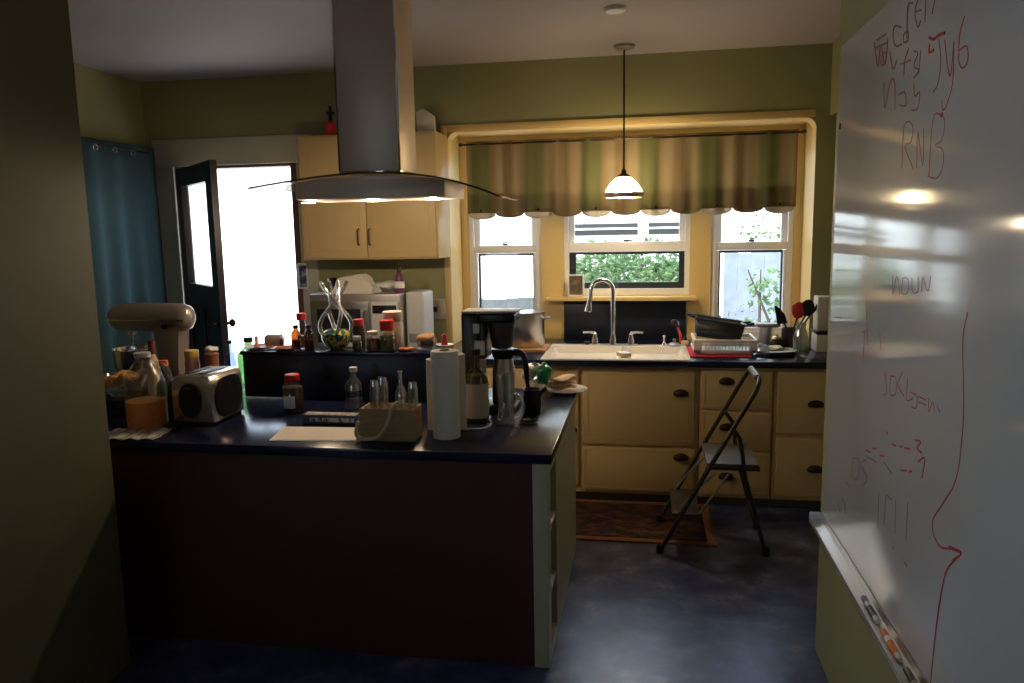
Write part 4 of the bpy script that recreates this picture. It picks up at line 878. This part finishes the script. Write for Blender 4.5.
b = B(); b.lathe([(0, 0), (.058, 0), (.062, .003), (.062, .008), (0, .012)], n=28, sx=.92, sy=1.30); b.build('end_panel', 'black', ts, loc=(-.008, -.0005, tH * .5), rot=(PI / 2, 0, 0))
b = B()
pa = [(.018 + (td - .036) * .5 + (td - .036) * .5 * math.cos(a) * (abs(math.cos(a)) ** -.45 if abs(math.cos(a)) > 1e-6 else 1), tH * .5 + tH * .42 * math.sin(a)) for a in [2 * PI * k / 28 for k in range(28)]]
b.prism(pa, 'x', tw + .0005, tw + .006, .002); b.build('side_panel', 'black', ts)
for x in (-.045, .03):
    b = B(); b.box(x - .014, .04, tH + .0005, x + .014, td - .04, tH + .004, .001); b.build('slot', 'black', ts)
b = B(); b.box(-.026, -.032, tH * .72, .010, -.013, tH * .77, .004); b.build('lever', 'black', ts)
b = B(); b.box(-tw + .01, .01, 0, tw - .01, td - .01, .0115); b.build('base', 'black', ts)
# jug of juice and neighbours
J = lay(146, 430); jy = J.y + .06; jr = (atY(163, 400, jy).x - atY(128, 400, jy).x) / 2; jt = zat(143, 352, jy) - ZT
jg = thing('juice_jug', 'clear plastic jug half full of orange juice left of the toaster', 'jug', (atY(146, 400, jy).x, jy, ZT + .001))
b = B(); b.lathe([(0, 0), (jr * .9, 0), (jr, .012), (jr, jt * .45), (jr * .97, jt * .60), (jr * .80, jt * .74), (jr * .45, jt * .86), (jr * .36, jt * .88), (jr * .36, jt * .93)], n=28); b.build('jug_body', 'haze', jg)
b = B(); b.lathe([(0, .004), (jr * .87, .004), (jr * .965, .014), (jr * .965, jt * .36), (0, jt * .36)], n=28); b.build('juice', 'juice', jg)
b = B(); b.lathe([(0, jt * .931), (jr * .4, jt * .931), (jr * .4, jt * .99), (0, jt)], n=20); b.build('cap', 'ltgrey', jg)
b = B(); b.tube(bez((jr * .42, 0, jt * .84), (jr * 1.25, 0, jt * .84), (jr * 1.35, 0, jt * .62), (jr * .99, 0, jt * .50)), .010, 8); b.build('handle', 'haze', jg, rot=(0, 0, .6))
def bottle(name, label, px, pyb, pyt, rpx, body, cap, cat='bottle', neck=.3, extra=None, y=None, fill=None, fillh=.5, capr=.42, caph=.07, z=ZT, shoulder=.62, group=None):
    p = atZ(px, pyb, z); yy = p.y + .02 if y is None else y
    x = atY(px, (pyb + pyt) / 2, yy).x; r_ = abs(atY(px + rpx, pyt, yy).x - atY(px - rpx, pyt, yy).x) / 2; h = zat(px, pyt, yy) - z - .001
    t = thing(name, label, cat, (x, yy, z + .001), 0, group)
    hc = h * (1 - caph)
    b = B(); b.lathe([(0, 0), (r_ * .92, 0), (r_, h * .02), (r_, h * shoulder), (r_ * .92, h * (shoulder + .06)), (r_ * (neck + .15), h * (shoulder + .16)), (r_ * neck, h * (shoulder + .21)), (r_ * neck, hc - .0005)], n=20); b.build('bottle_body', body, t)
    if cap: b = B(); b.lathe([(0, hc), (r_ * capr, hc), (r_ * capr, h * .995), (0, h)], n=16); b.build('cap', cap, t)
    if fill: b = B(); b.lathe([(0, .002), (r_ * .88, .002), (r_ * .965, h * .022), (r_ * .965, h * min(fillh, shoulder)), (0, h * min(fillh, shoulder))], n=20); b.build('contents', fill, t)
    if extra: b = B(); b.lathe([(r_ * 1.005, h * extra[1]), (r_ * 1.02, h * extra[1]), (r_ * 1.02, h * extra[2]), (r_ * 1.005, h * extra[2])], n=20); b.build('label', extra[0], t)
    return t
def jar(name, label, px, pyb, pyt, rpx, body, lid, fill=None, cat='jar', y=None, z=ZT, lidh=.2, lidr=.85, fillh=.75, extra=None, group=None):
    p = atZ(px, pyb, z); yy = p.y + .02 if y is None else y
    x = atY(px, (pyb + pyt) / 2, yy).x; r_ = abs(atY(px + rpx, pyt, yy).x - atY(px - rpx, pyt, yy).x) / 2; h = zat(px, pyt, yy) - z - .001; hl = h * (1 - lidh)
    t = thing(name, label, cat, (x, yy, z + .001), 0, group)
    b = B(); b.lathe([(0, 0), (r_ * .94, 0), (r_, h * .03), (r_, hl * .84), (r_ * lidr * .95, hl * .96), (r_ * lidr * .95, hl - .0006)], n=22); b.build('jar_body', body, t)
    if lid: b = B(); b.lathe([(0, hl), (r_ * lidr, hl), (r_ * lidr * 1.02, hl + .003), (r_ * lidr, h * .985), (r_ * lidr * .9, h), (0, h)], n=22); b.build('lid', lid, t)
    if fill: b = B(); b.lathe([(0, .002), (r_ * .9, .002), (r_ * .965, h * .035), (r_ * .965, hl * fillh), (0, hl * fillh)], n=20); b.build('contents', fill, t)
    if extra:
        b = B(); n_ = 8; z0_, z1_ = h * extra[1], h * extra[2]
        b.grid(lambda u, v: (r_ * 1.012 * math.sin((u - .55) * 1.3), -r_ * 1.012 * math.cos((u - .55) * 1.3), z0_ + (z1_ - z0_) * v), n_, 2); b.build('label', extra[0], t, solid=.001)
    return t
bottle('soda_bottle', 'green plastic bottle with orange cap between juice jug and toaster', 166, 424, 360, 8, 'greengl', 'orange', neck=.36, capr=.5, caph=.10, shoulder=.55, y=jy + .11)
bottle('sauce_bottle', 'tan bottle with dark red neck behind the juice jug', 154, 412, 340, 5.5, 'tan', mat('dark_red_wax', (.16, .03, .02), .5), neck=.42, capr=.55, caph=.24, y=3.66, shoulder=.55)
# clutter at the far left
q = lay(118, 418)
r = thing('black_saucepan', 'black pan at the left end of the island under the glass bowl', 'pan', (q.x - .05, q.y + .12, ZT + .001))
b = B(); b.lathe([(0, 0), (.10, 0), (.115, .015), (.118, .085), (.114, .085), (.11, .015), (0, .008)], n=26); b.build('pan_body', 'pan', r)
r2 = thing('glass_bowl', 'clear glass bowl of croissants stacked on the black pan', 'bowl', (q.x - .05, q.y + .12, ZT + .0875))
b = B(); b.lathe([(0, 0), (.05, 0), (.095, .04), (.115, .10), (.112, .10), (.09, .042), (0, .006)], n=26); b.build('bowl', 'glass', r2)
for i, (dx, dy, dz, rz) in enumerate(((-.035, -.035, .058, .2), (.05, -.01, .074, 2.0), (-.02, .055, .070, 1.1))):
    c = thing('croissant', ['golden croissant lying at the left in the glass bowl', 'golden croissant lying at the right in the glass bowl', 'golden croissant lying at the back of the glass bowl'][i], 'croissant', (q.x - .05 + dx, q.y + .12 + dy, ZT + .09 + dz), rz, 'croissants in the glass bowl')
    b = B(); b.tube([(.055 * math.cos(a), .055 * math.sin(a) - .03, .012 * math.sin(a)) for a in [.1 + (PI - .2) * k / 12 for k in range(13)]], [.006, .012, .019, .020, .026, .025, .030, .025, .026, .020, .019, .012, .006], 10); b.build('pastry', 'bun', c)
p0_, p1_ = lay(109, 444), lay(150, 430)
r = thing('loose_paper', 'wrinkled striped paper hanging over the left front edge of the island', 'paper', (-2.20, IY0 + .09, ZT + .002), .12)
b = B(); b.grid(lambda u, v: (-.13 + .26 * u, -.085 + .20 * v, .004 + .004 * math.sin(u * 23 + v * 3) + .002 * math.sin(v * 17)), 30, 12); b.build('sheet', ramp_mat('striped_paper', [(.0, (.62, .58, .52)), (.5, (.62, .58, .52)), (.55, (.30, .27, .24)), (.75, (.30, .27, .24)), (.8, (.62, .58, .52)), (1, (.62, .58, .52))], period=.045, rough=.8), r, solid=.002)
# upright things behind the toaster
jar('yellow_tumbler', 'tall pink and yellow tumbler behind the chrome toaster', 193, 400, 350, 6.5, 'pink', 'yellow', cat='tumbler', y=3.74, lidh=.16, lidr=.95)
r = jar('terracotta_tumbler', 'tall terracotta tumbler with frothy white top behind the toaster', 213, 400, 353, 6, 'terra', 'terra', cat='tumbler', y=3.76, lidh=.05, lidr=1.05)
b = B(); hh_ = zat(213, 353, 3.76) - ZT; b.blob((0, 0, hh_ + .018), (.036, .036, .018), .18, 2, 3); b.build('froth', 'scrub', r)
bottle('lotion_bottle', 'slim pale blue bottle with dark cap right of the terracotta tumbler', 231, 400, 340, 5, 'bluegl', 'black', y=3.84, neck=.4, capr=.5)
bottle('green_bottle', 'green glass bottle with black cap behind the left end of the ledge', 250, 400, 337, 10.5, 'greengl', 'black', y=4.0, neck=.30, capr=.40, shoulder=.62, caph=.10)
# on the ledge
def LB(px, y=3.80): return atY(px, 348, y).x
for i, (px, y, rr_, mt, dz) in enumerate(((262, 3.83, .095, 'copper', 0), (288, 3.79, .070, 'terra', 0))):
    r = thing('copper_dish', ['wide flat copper-coloured dish at the left end of the ledge', 'small flat orange dish beside the amber bottles on the ledge'][i], 'dish', (LB(px, y), y, ZL + .001))
    b = B(); rr_ = rr_ * .95; b.lathe([(0, 0), (rr_ * .6, 0), (rr_, .012), (rr_ * .98, .014), (rr_ * .6, .004), (0, .004)], n=28); b.build('dish', mt, r)
for i, (px, y, pt_) in enumerate(((257, 3.82, 292), (282, 3.86, 318))):
    r = thing('candlestick', ['thin clear glass stick with pink base at the left end of the ledge', 'short glass stick with purple neck left of the amber bottles'][i], 'candlestick', (LB(px, y), y, ZL + (.006 if i == 0 else .0015)))
    h = zat(px, pt_, y) - ZL
    b = B(); b.lathe([(0, 0), (.016, 0), (.012, .012), (.009, .02), (.009, .06 if i == 0 else .045), (0, .061 if i == 0 else .046)], n=12); b.build('holder', 'pink' if i == 0 else 'purple', r)
    b = B(); b.lathe([(0, .062), (.006, .062), (.004, h * .9), (0, h)], n=10); b.build('stick', 'whitegl', r)
r = thing('loaf_tin', 'grey rounded tin lying on the ledge left of the amber bottles', 'tin', (LB(275, 3.86) - .02, 3.895, ZL + .001))
b = B(); b.prism([(-.055, .02), (-.045, .0), (.045, 0), (.055, .02), (.055, .05), (.04, .065), (-.04, .065), (-.055, .05)], 'y', -.012, .02, .004); b.build('tin_body', 'ltgrey', r)
bottle('amber_bottle', 'small amber bottle with dark cap standing left of the red-capped bottle', 296, 349, 325, 4.5, 'ambergl', 'black', y=3.79, z=ZL, neck=.45, capr=.55, caph=.14, fill='honey', fillh=.4, group='amber bottles on the ledge')
bottle('amber_bottle', 'small amber bottle with dark cap standing right of the red-capped bottle', 309, 349, 325, 4.5, 'ambergl', 'black', y=3.79, z=ZL, neck=.45, capr=.55, caph=.14, fill='honey', fillh=.4, group='amber bottles on the ledge')
bottle('cruet_bottle', 'clear cruet with a fat red cap between the two amber bottles', 302, 349, 313, 4.6, 'clearpl', 'red', y=3.855, z=ZL, neck=.5, capr=1.0, caph=.2, fill='honey', fillh=.35)
# glass sculpture
sx_ = LB(337, 3.82); r = thing('glass_sculpture', 'twisted clear glass sculpture on a colourful mosaic base on the ledge', 'sculpture', (sx_, 3.82, ZL + .001))
h = zat(337, 281, 3.82) - ZL; k_ = h / .35
b = B(); b.lathe([(0, 0), (.035, 0), (.06, .02), (.078, .055), (.075, .085), (.05, .105), (.03, .10), (0, .09)], n=24); b.build('base', 'speckle', r)
for i in range(4):
    a = 2 * PI * i / 4 + .35; b = B()
    pts = [Vector((rad * math.cos(a + tw_), rad * math.sin(a + tw_) * .8, z * k_)) for rad, z, tw_ in ((.070, .07, 0), (.085, .11, .1), (.080, .15, .25), (.055, .195, .6), (.022, .235, 1.3), (.026, .265, 2.2), (.055, .31, 2.7), (.075, .35, 2.8))]
    P2 = []
    for j in range(len(pts) - 1):
        A_, p_, q_, d_ = pts[max(j - 1, 0)], pts[j], pts[j + 1], pts[min(j + 2, len(pts) - 1)]
        for t in (0, .25, .5, .75): P2.append(.5 * ((2 * p_) + (q_ - A_) * t + (2 * A_ - 5 * p_ + 4 * q_ - d_) * t * t + (3 * p_ - A_ - 3 * q_ + d_) * t ** 3))
    P2.append(pts[-1]); b.tube(P2, [.0105] * (len(P2) - 3) + [.010, .009, .008], 10); b.build('glass_strand', 'strandglass', r)
jar('lidded_jar', 'small dark jar with pinkish red lid right of the glass sculpture', 359, 350, 319, 6, 'bronze', 'red', y=3.875, z=ZL, lidh=.22)
jar('condiment_jar', 'tiny glass jar of dark preserve at the front edge of the ledge', 357, 351, 336, 4.5, 'glass', 'alu', fill='spice', y=3.765, z=ZL, lidh=.25)
jar('spice_jar', 'glass jar of red-brown spice with white lid on the ledge', 373, 352, 331, 6.5, 'glass', 'white', fill='spiced', y=3.765, z=ZL, lidh=.2)
jar('herb_jar', 'jar of green herbs with bright red lid on the ledge', 387, 352, 320, 7.5, 'clearpl', 'red', fill='herb', y=3.765, z=ZL, lidh=.33, lidr=.9)
jar('spread_tub', 'large peach-coloured plastic tub with pale lid behind the herb jar', 393, 349, 311, 10, 'bag', 'label', fill=None, y=3.865, z=ZL, lidh=.24, lidr=.95, extra=('nuts', .1, .55))
q = LB(427, 3.82)
r = thing('nut_bowl', 'small glass bowl heaped with tan nuts at the right of the ledge', 'bowl', (q, 3.82, ZL + .001))
b = B(); b.lathe([(0, 0), (.03, 0), (.048, .02), (.054, .055), (.051, .055), (.045, .022), (0, .005)], n=24); b.build('bowl', 'whitegl', r)
b = B(); b.blob((0, 0, .052), (.049, .049, .035), .12, 3, 8); b.build('nuts', 'nuts', r)
r = thing('white_dish', 'small white dish near the right end of the ledge', 'dish', (LB(444, 3.85), 3.86, ZL + .001))
b = B(); b.lathe([(0, 0), (.03, 0), (.05, .022), (.048, .024), (.028, .005), (0, .004)], n=24); b.build('dish', 'ceramic', r)
lathe_thing('red_pepper_shaker', 'little red shaker standing in the white dish on the ledge', 'shaker', 0, 0, ZL + .0055, [('body', 'red', [(0, 0), (.016, 0), (.018, .01), (.012, .05), (.014, .06), (.008, .072), (0, .074)])], xy=(LB(444, 3.85), 3.86))
r = thing('saucer', 'shallow orange saucer between the tub and the nut bowl', 'saucer', (LB(407, 3.79), 3.785, ZL + .001))
b = B(); b.lathe([(0, 0), (.02, 0), (.042, .012), (.041, .014), (.02, .004), (0, .004)], n=22); b.build('dish', 'terra', r)
# worktop in front of the ledge
jar('seasoning_jar', 'plastic jar of dark brown seasoning with bright red lid on the island', 293, 413, 374, 9.5, 'clearpl', 'red', fill='spice', lidh=.17, lidr=.72, fillh=.8, extra=('wlabel', .14, .46))
bottle('water_bottle', 'clear ribbed plastic water bottle with white cap on the island', 354, 409, 367, 9, 'whitegl', 'white', neck=.34, capr=.42, caph=.11, shoulder=.58, extra=('bluegl', .30, .45))
q0, q1 = lay(302, 424), lay(357, 425)
r = thing('foil_box', 'long dark blue printed wrap box lying behind the blank paper', 'box', ((q0.x + q1.x) / 2, q0.y + .03, ZT + .001))
w = (q1.x - q0.x) / 2
b = B(); b.box(-w, -.03, 0, w, .03, .042, .003); b.build('carton', 'board_dark', r)
b = B(); b.box(-w + .005, -.028, .0425, w - .005, .028, .044, .001); b.build('lid_flap', 'foilprint', r)
b = B(); b.box(-w + .04, -.0315, .012, w - .01, -.0303, .030); b.build('print', 'whiteprint', r)
q = [lay(*p) for p in ((269, 441), (356, 441), (357, 428), (284, 427))]
r = thing('blank_paper', 'blank cream sheet of paper at the front edge of the island', 'paper', (q[0].x, q[0].y, ZT + .001))
b = B(); b._add([(p.x - q[0].x, p.y - q[0].y, zz) for zz in (0, .0015) for p in q], [(3, 2, 1, 0), (4, 5, 6, 7), (0, 1, 5, 4), (1, 2, 6, 5), (2, 3, 7, 6), (3, 0, 4, 7)]); b.build('sheet', 'paper', r)
# wooden box with rope handle
q0, q1 = lay(360, 441), lay(417, 440)
bh = zat(390, 410, q0.y) - ZT; w = (q1.x - q0.x) / 2; bd = .12
bx = thing('wooden_box', 'small pine box with a drooping rope handle on the island', 'box', ((q0.x + q1.x) / 2, q0.y + .005, ZT + .001))
b = B(); b.box(-w, 0, 0, w, .010, bh, .002); b.box(-w, bd - .010, 0, w, bd, bh, .002); b.box(-w, .010, 0, -w + .010, bd - .010, bh, .002); b.box(w - .010, .010, 0, w, bd - .010, bh, .002); b.box(-w + .010, .010, 0, w - .010, bd - .010, .008); b.build('crate', 'wood', bx)
b = B(); b.box(-w + .011, .011, .010, w - .011, bd - .011, bh * .72); b.build('packing', 'card', bx)
b = B()
hp = [(-w - .004, -.008, bh * .62), (-w - .012, -.014, bh * .2), (-w + .02, -.016, .012), (-w * .3, -.014, .02), (w * .05, -.012, bh * .55), (w * .18, -.006, bh * .95), (w * .3, .02, bh + .02), (w * .5, .06, bh + .022)]
P2 = []
for j in range(len(hp) - 1):
    pts = [Vector(x) for x in hp]; A_, p_, q_, d_ = pts[max(j - 1, 0)], pts[j], pts[j + 1], pts[min(j + 2, len(pts) - 1)]
    for t in (0, .25, .5, .75): P2.append(.5 * ((2 * p_) + (q_ - A_) * t + (2 * A_ - 5 * p_ + 4 * q_ - d_) * t * t + (3 * p_ - A_ - 3 * q_ + d_) * t ** 3))
P2.append(Vector(hp[-1])); b.tube(P2, .0078, 8); b.build('rope_handle', 'rope', bx)
zb3 = ZT + .001 + bh * .72
for i, (px, pyt, dy, rr_, kind) in enumerate(((375, 380, .045, .021, 'tumbler'), (383, 377, .078, .023, 'tumbler'), (401, 371, .06, .025, 'bottle'), (413, 382, .065, .020, 'tumbler'))):
    y = q0.y + dy; x = atY(px, 400, y).x; h = zat(px, pyt, y) - zb3 - .001
    lab = ['small clear glass tumbler at the left end of the wooden box', 'clear glass tumbler second from the left in the wooden box', 'clear glass bottle with thin neck standing in the wooden box', 'clear glass tumbler at the right end of the wooden box'][i]
    r = thing('glass_' + kind, lab, 'glass' if kind == 'tumbler' else 'bottle', (x, y, zb3 + .001), 0, 'glassware in the wooden box')
    b = B()
    if kind == 'bottle': b.lathe([(0, 0), (rr_, 0), (rr_, h * .45), (rr_ * .8, h * .58), (rr_ * .35, h * .72), (rr_ * .33, h * .95), (rr_ * .45, h), (rr_ * .3, h), (rr_ * .2, h * .72), (rr_ * .7, h * .56), (rr_ * .85, .004), (0, .004)], n=18)
    else: b.lathe([(0, 0), (rr_ * .8, 0), (rr_ * 1.1, h * .4), (rr_ * 1.05, h * .8), (rr_ * .8, h), (rr_ * .7, h), (rr_ * .95, h * .8), (rr_ * 1.0, h * .4), (rr_ * .7, .004), (0, .004)], n=18)
    b.build('vessel', 'sculptglass', r)
for i, (px, dy) in enumerate(((370, .03), (392, .03), (398, .095), (408, .03))):
    y = q0.y + dy; x = atY(px, 405, y).x
    r = thing('cork', ['tan cork at the left corner of the wooden box', 'tan cork near the rope in the middle of the wooden box', 'tan cork at the back of the wooden box', 'tan cork at the right front of the wooden box'][i], 'cork', (x, y, zb3 + .012), i * .9, 'corks in the wooden box')
    b = B(); v = b.lathe([(0, -.02), (.011, -.02), (.0105, .02), (0, .02)], n=14)
    for q_ in v: q_.co = Vector((q_.co.z, q_.co.y, q_.co.x))
    b.build('stopper', 'tan', r)
# paper towels
def roll(px, y, rpx, pyt, label, m):
    x = atY(px, 390, y).x; r_ = abs(atY(px + rpx, 390, y).x - atY(px - rpx, 390, y).x) / 2; h = zat(px, pyt, y) - ZT - .001
    t = thing('paper_towel_roll', label, 'paper towels', (x, y, ZT + .001), 0, 'paper towel rolls on the island')
    b = B(); ri = r_ * .36; b.lathe([(ri, 0), (r_ * .99, 0), (r_, .004), (r_, h - .006), (r_ * .97, h), (ri, h), (ri, 0)], n=36); b.build('paper', m, t)
    b = B(); b.lathe([(ri * .98, .0), (ri * .98, h + .004), (ri * .85, h + .004), (ri * .85, 0)], n=24); b.build('core', 'card', t)
ry = lay(446, 440).y + .05
roll(445.5, ry, 13.5, 350.5, 'white paper towel roll standing frontmost beside the wooden box', 'towel')
roll(454, ry + .15, 11.5, 354, 'darker paper towel roll behind the right of the front roll', 'towelside')
roll(435, ry + .13, 8, 359, 'narrow paper towel roll behind the left of the front roll', 'towelside')
# coffee maker facing right
cy = 3.60
cxl, cxr = atY(466, 360, cy).x, atY(518, 360, cy).x; ch = zat(490, 309.5, cy) - ZT - .001
cm = thing('coffee_maker', 'black drip coffee maker seen from the side with steel basket', 'coffee maker', (cxl, cy, ZT + .001))
w = cxr - cxl; hw_ = .085
b = B(); b.box(0, -hw_, 0, .085, hw_, ch - .012, .010, 3); b.box(.0855, -hw_ + .01, ch - .23, .115, hw_ - .01, ch - .056, .004); b.box(.0855, -hw_, ch - .055, w, hw_, ch - .012, .010, 3); b.box(.0855, -hw_, 0, w, hw_, .025, .006); b.build('housing', 'black', cm)
b = B(); b.box(.0, -hw_ + .005, ch - .0115, w + .01, hw_ - .005, ch, .004); b.build('top_lid', 'ltgrey', cm)
bxm = .085 + (w - .085) * .56
b = B(); b.lathe([(0, ch - .185), (.045, ch - .185), (.05, ch - .18), (.068, ch - .06), (0, ch - .056)], (bxm, 0, 0), n=26); b.build('filter_basket', mat('smoky_basket', (.10, .10, .095), .35, .5), cm)
b = B(); b.box(.062, -hw_ - .004, ch - .21, .115, -hw_ - .0005, ch - .14, .002); b.box(.058, -hw_ - .003, ch - .105, .09, -hw_ - .0005, ch - .06, .002); b.build('control_panel', 'ltgrey', cm)  # upper grey plate stands for a reflection; the lower is the button panel
cf = thing('coffee_carafe', 'brushed steel carafe with black lid and handle under the coffee maker', 'carafe', (cxl + bxm + .005, cy, ZT + .0275))
chh = ch - .185 - .03
b = B(); b.lathe([(0, 0), (.056, 0), (.058, .006), (.056, chh * .55), (.045, chh * .82), (0, chh * .82)], n=30); b.build('body', 'steel', cf)
b = B(); b.lathe([(0, chh * .822), (.048, chh * .822), (.056, chh * .9), (.06, chh * .99), (0, chh)], n=26); b.build('lid', 'black', cf)
b = B(); b.tube(bez((.045, -.01, chh * .93), (.13, -.03, chh * 1.0), (.105, -.03, chh * .75), (.125, -.035, chh * .32), 14), [.017] * 3 + [.0145] * 8 + [.013, .012, .011, .010], 10); b.build('handle', 'black', cf)
# bottle with tan label
lq = lay(477, 421); ly = lq.y + .02
lx = atY(477, 400, ly).x; lr = (atY(488.5, 400, ly).x - atY(465.5, 400, ly).x) / 2; lh = zat(478, 349, ly) - ZT
lq = thing('liquor_bottle', 'liquor bottle with large tan label in front of the coffee maker', 'bottle', (lx, ly, ZT + .001))
b = B(); b.lathe([(0, 0), (lr * .95, 0), (lr, .006), (lr, lh * .55), (lr * .85, lh * .65), (lr * .42, lh * .73), (lr * .33, lh * .78), (lr * .33, lh * .92)], n=26); b.build('bottle_body', 'greenamber', lq)
b = B(); b.lathe([(0, .003), (lr * .95, .003), (lr * .97, lh * .55), (lr * .8, lh * .64), (0, lh * .64)], n=26); b.build('contents', 'honey', lq)
b = B(); b.lathe([(lr * 1.005, lh * .05), (lr * 1.02, lh * .05), (lr * 1.02, lh * .53), (lr * 1.005, lh * .53)], n=26); b.build('label', 'label', lq)
b = B(); b.lathe([(0, lh * .921), (lr * .4, lh * .921), (lr * .4, lh), (0, lh)], n=16); b.build('cap', 'bronze', lq)
# glass mug
gq = lay(507, 426); gy = gq.y + .04; gx = atY(506, 400, gy).x; gh = zat(506, 374, gy) - ZT
r = thing('glass_mug', 'tall clear glass mug with loop handle in front of the carafe', 'mug', (gx, gy, ZT + .001))
b = B(); b.lathe([(0, 0), (.038, 0), (.041, .006), (.036, gh * .5), (.041, gh), (.038, gh), (.033, gh * .5), (.036, .01), (0, .008)], n=26); b.build('vessel', 'sculptglass', r)
b = B(); b.tube(bez((.036, 0, gh * .60), (.095, -.005, gh * .62), (.09, -.005, gh * .10), (.038, 0, gh * .12), 14), .0075, 10); b.build('handle', 'sculptglass', r)
# white cord
q = [lay(*p, ZT + .006) for p in ((464, 417), (476, 416), (488, 419), (491, 424), (484, 428), (470, 429), (463, 429))]
b = B(); P2 = []
for j in range(len(q) - 1):
    A_, p_, q_, d_ = q[max(j - 1, 0)], q[j], q[j + 1], q[min(j + 2, len(q) - 1)]
    for t in (0, .25, .5, .75): P2.append(.5 * ((2 * p_) + (q_ - A_) * t + (2 * A_ - 5 * p_ + 4 * q_ - d_) * t * t + (3 * p_ - A_ - 3 * q_ + d_) * t ** 3))
b.tube(P2, .0042, 8); tag(b.build('power_cord', 'white'), 'white cord looping out beside the front paper towel roll', 'cord')
# spoon and saucer
q = lay(529, 423)
r = thing('glass_saucer', 'small pale blue glass saucer on the island beside the glass mug', 'saucer', (q.x, q.y, ZT + .001))
b = B(); b.lathe([(0, 0), (.025, 0), (.045, .008), (.044, .010), (.024, .003), (0, .003)], n=24); b.build('dish', 'whitegl', r)
# black pitcher
bq = lay(532, 414); by_ = bq.y + .03; bxx = atY(532, 400, by_).x; bhh = zat(532, 389, by_) - ZT
r = thing('black_pitcher', 'small black milk pitcher on the island beside the tortilla plate', 'pitcher', (bxx, by_, ZT + .001))
b = B(); b.lathe([(0, 0), (.038, 0), (.042, .005), (.045, bhh * .5), (.038, bhh * .8), (.042, bhh), (.039, bhh), (.034, bhh * .8), (.04, bhh * .5), (.036, .01), (0, .01)], n=24); b.build('pitcher_body', 'black', r)
b = B(); b.tube([(.035, .0, bhh * .75), (.055, 0, bhh * .95), (.072, 0, bhh * 1.02)], [.009, .010, .013], 8); b.build('handle', 'black', r)
# plate with tortillas
pq = lay(560, 397); pq.y += .12
r = thing('tortilla_plate', 'white plate at the far right corner of the island', 'plate', (pq.x + .015, pq.y, ZT + .001))
b = B(); b.lathe([(0, 0), (.06, 0), (.07, .004), (.118, .018), (.12, .021), (.116, .021), (.068, .009), (0, .008)], n=34); b.build('dish', 'ceramic', r)
for i in range(3):
    t = thing('tortilla', ['lowest folded tortilla lying on the corner plate', 'middle folded tortilla lying on the corner plate', 'topmost folded tortilla heaped on the corner plate'][i], 'tortilla', (pq.x - .01 + .008 * i, pq.y - .005 * i, ZT + .022 + .021 * i), .25 + .2 * i, 'tortillas on the corner plate')
    b = B(); vv_ = b.blob((0, 0, .010), (.088 - .006 * i, .052, .0125), .10, 3, 40 + i)
    for q_ in vv_: q_.co.z += .35 * max(0, q_.co.x) * (i == 2) * .6 + .004 * math.sin(q_.co.x * 60)
    b.build('bread', 'tan', t)
# plastic bag with green print
pb = lay(537, 391)
r = thing('plastic_bag', 'crumpled clear plastic bag with green print behind the black pitcher', 'bag', (atY(537, 372, 3.93).x, 3.93, ZT + .001))
b = B(); hb = (zat(537, 361, 3.93) - ZT) / 2; b.blob((0, 0, hb), (.072, .06, hb), .16, 3, 21)
for v_ in b.bm.verts: v_.co += Vector((random.uniform(-.006, .006), random.uniform(-.006, .006), random.uniform(-.004, .004))); v_.co.z = max(v_.co.z, 0)
b.build('film', 'whitegl', r, ang=10)
b = B(); b.blob((.035, -.02, hb * 1.25), (.04, .038, hb * .55), .2, 3, 22)
b.build('green_wrapper', 'green', r, ang=20)
b = B(); b.blob((-.035, -.02, hb * 1.35), (.032, .035, hb * .45), .2, 3, 23); b.build('white_wrapper', 'scrub', r, ang=20)
q = atZ(615, 8, ZC)
lathe_thing('ceiling_fitting', 'small round white fitting flat on the ceiling near the hood', 'ceiling fitting', 0, 0, ZC - .022, [('cover', 'white', [(0, 0), (.05, .002), (.06, .012), (.062, .0205), (0, .0205)])], xy=(q.x, q.y))
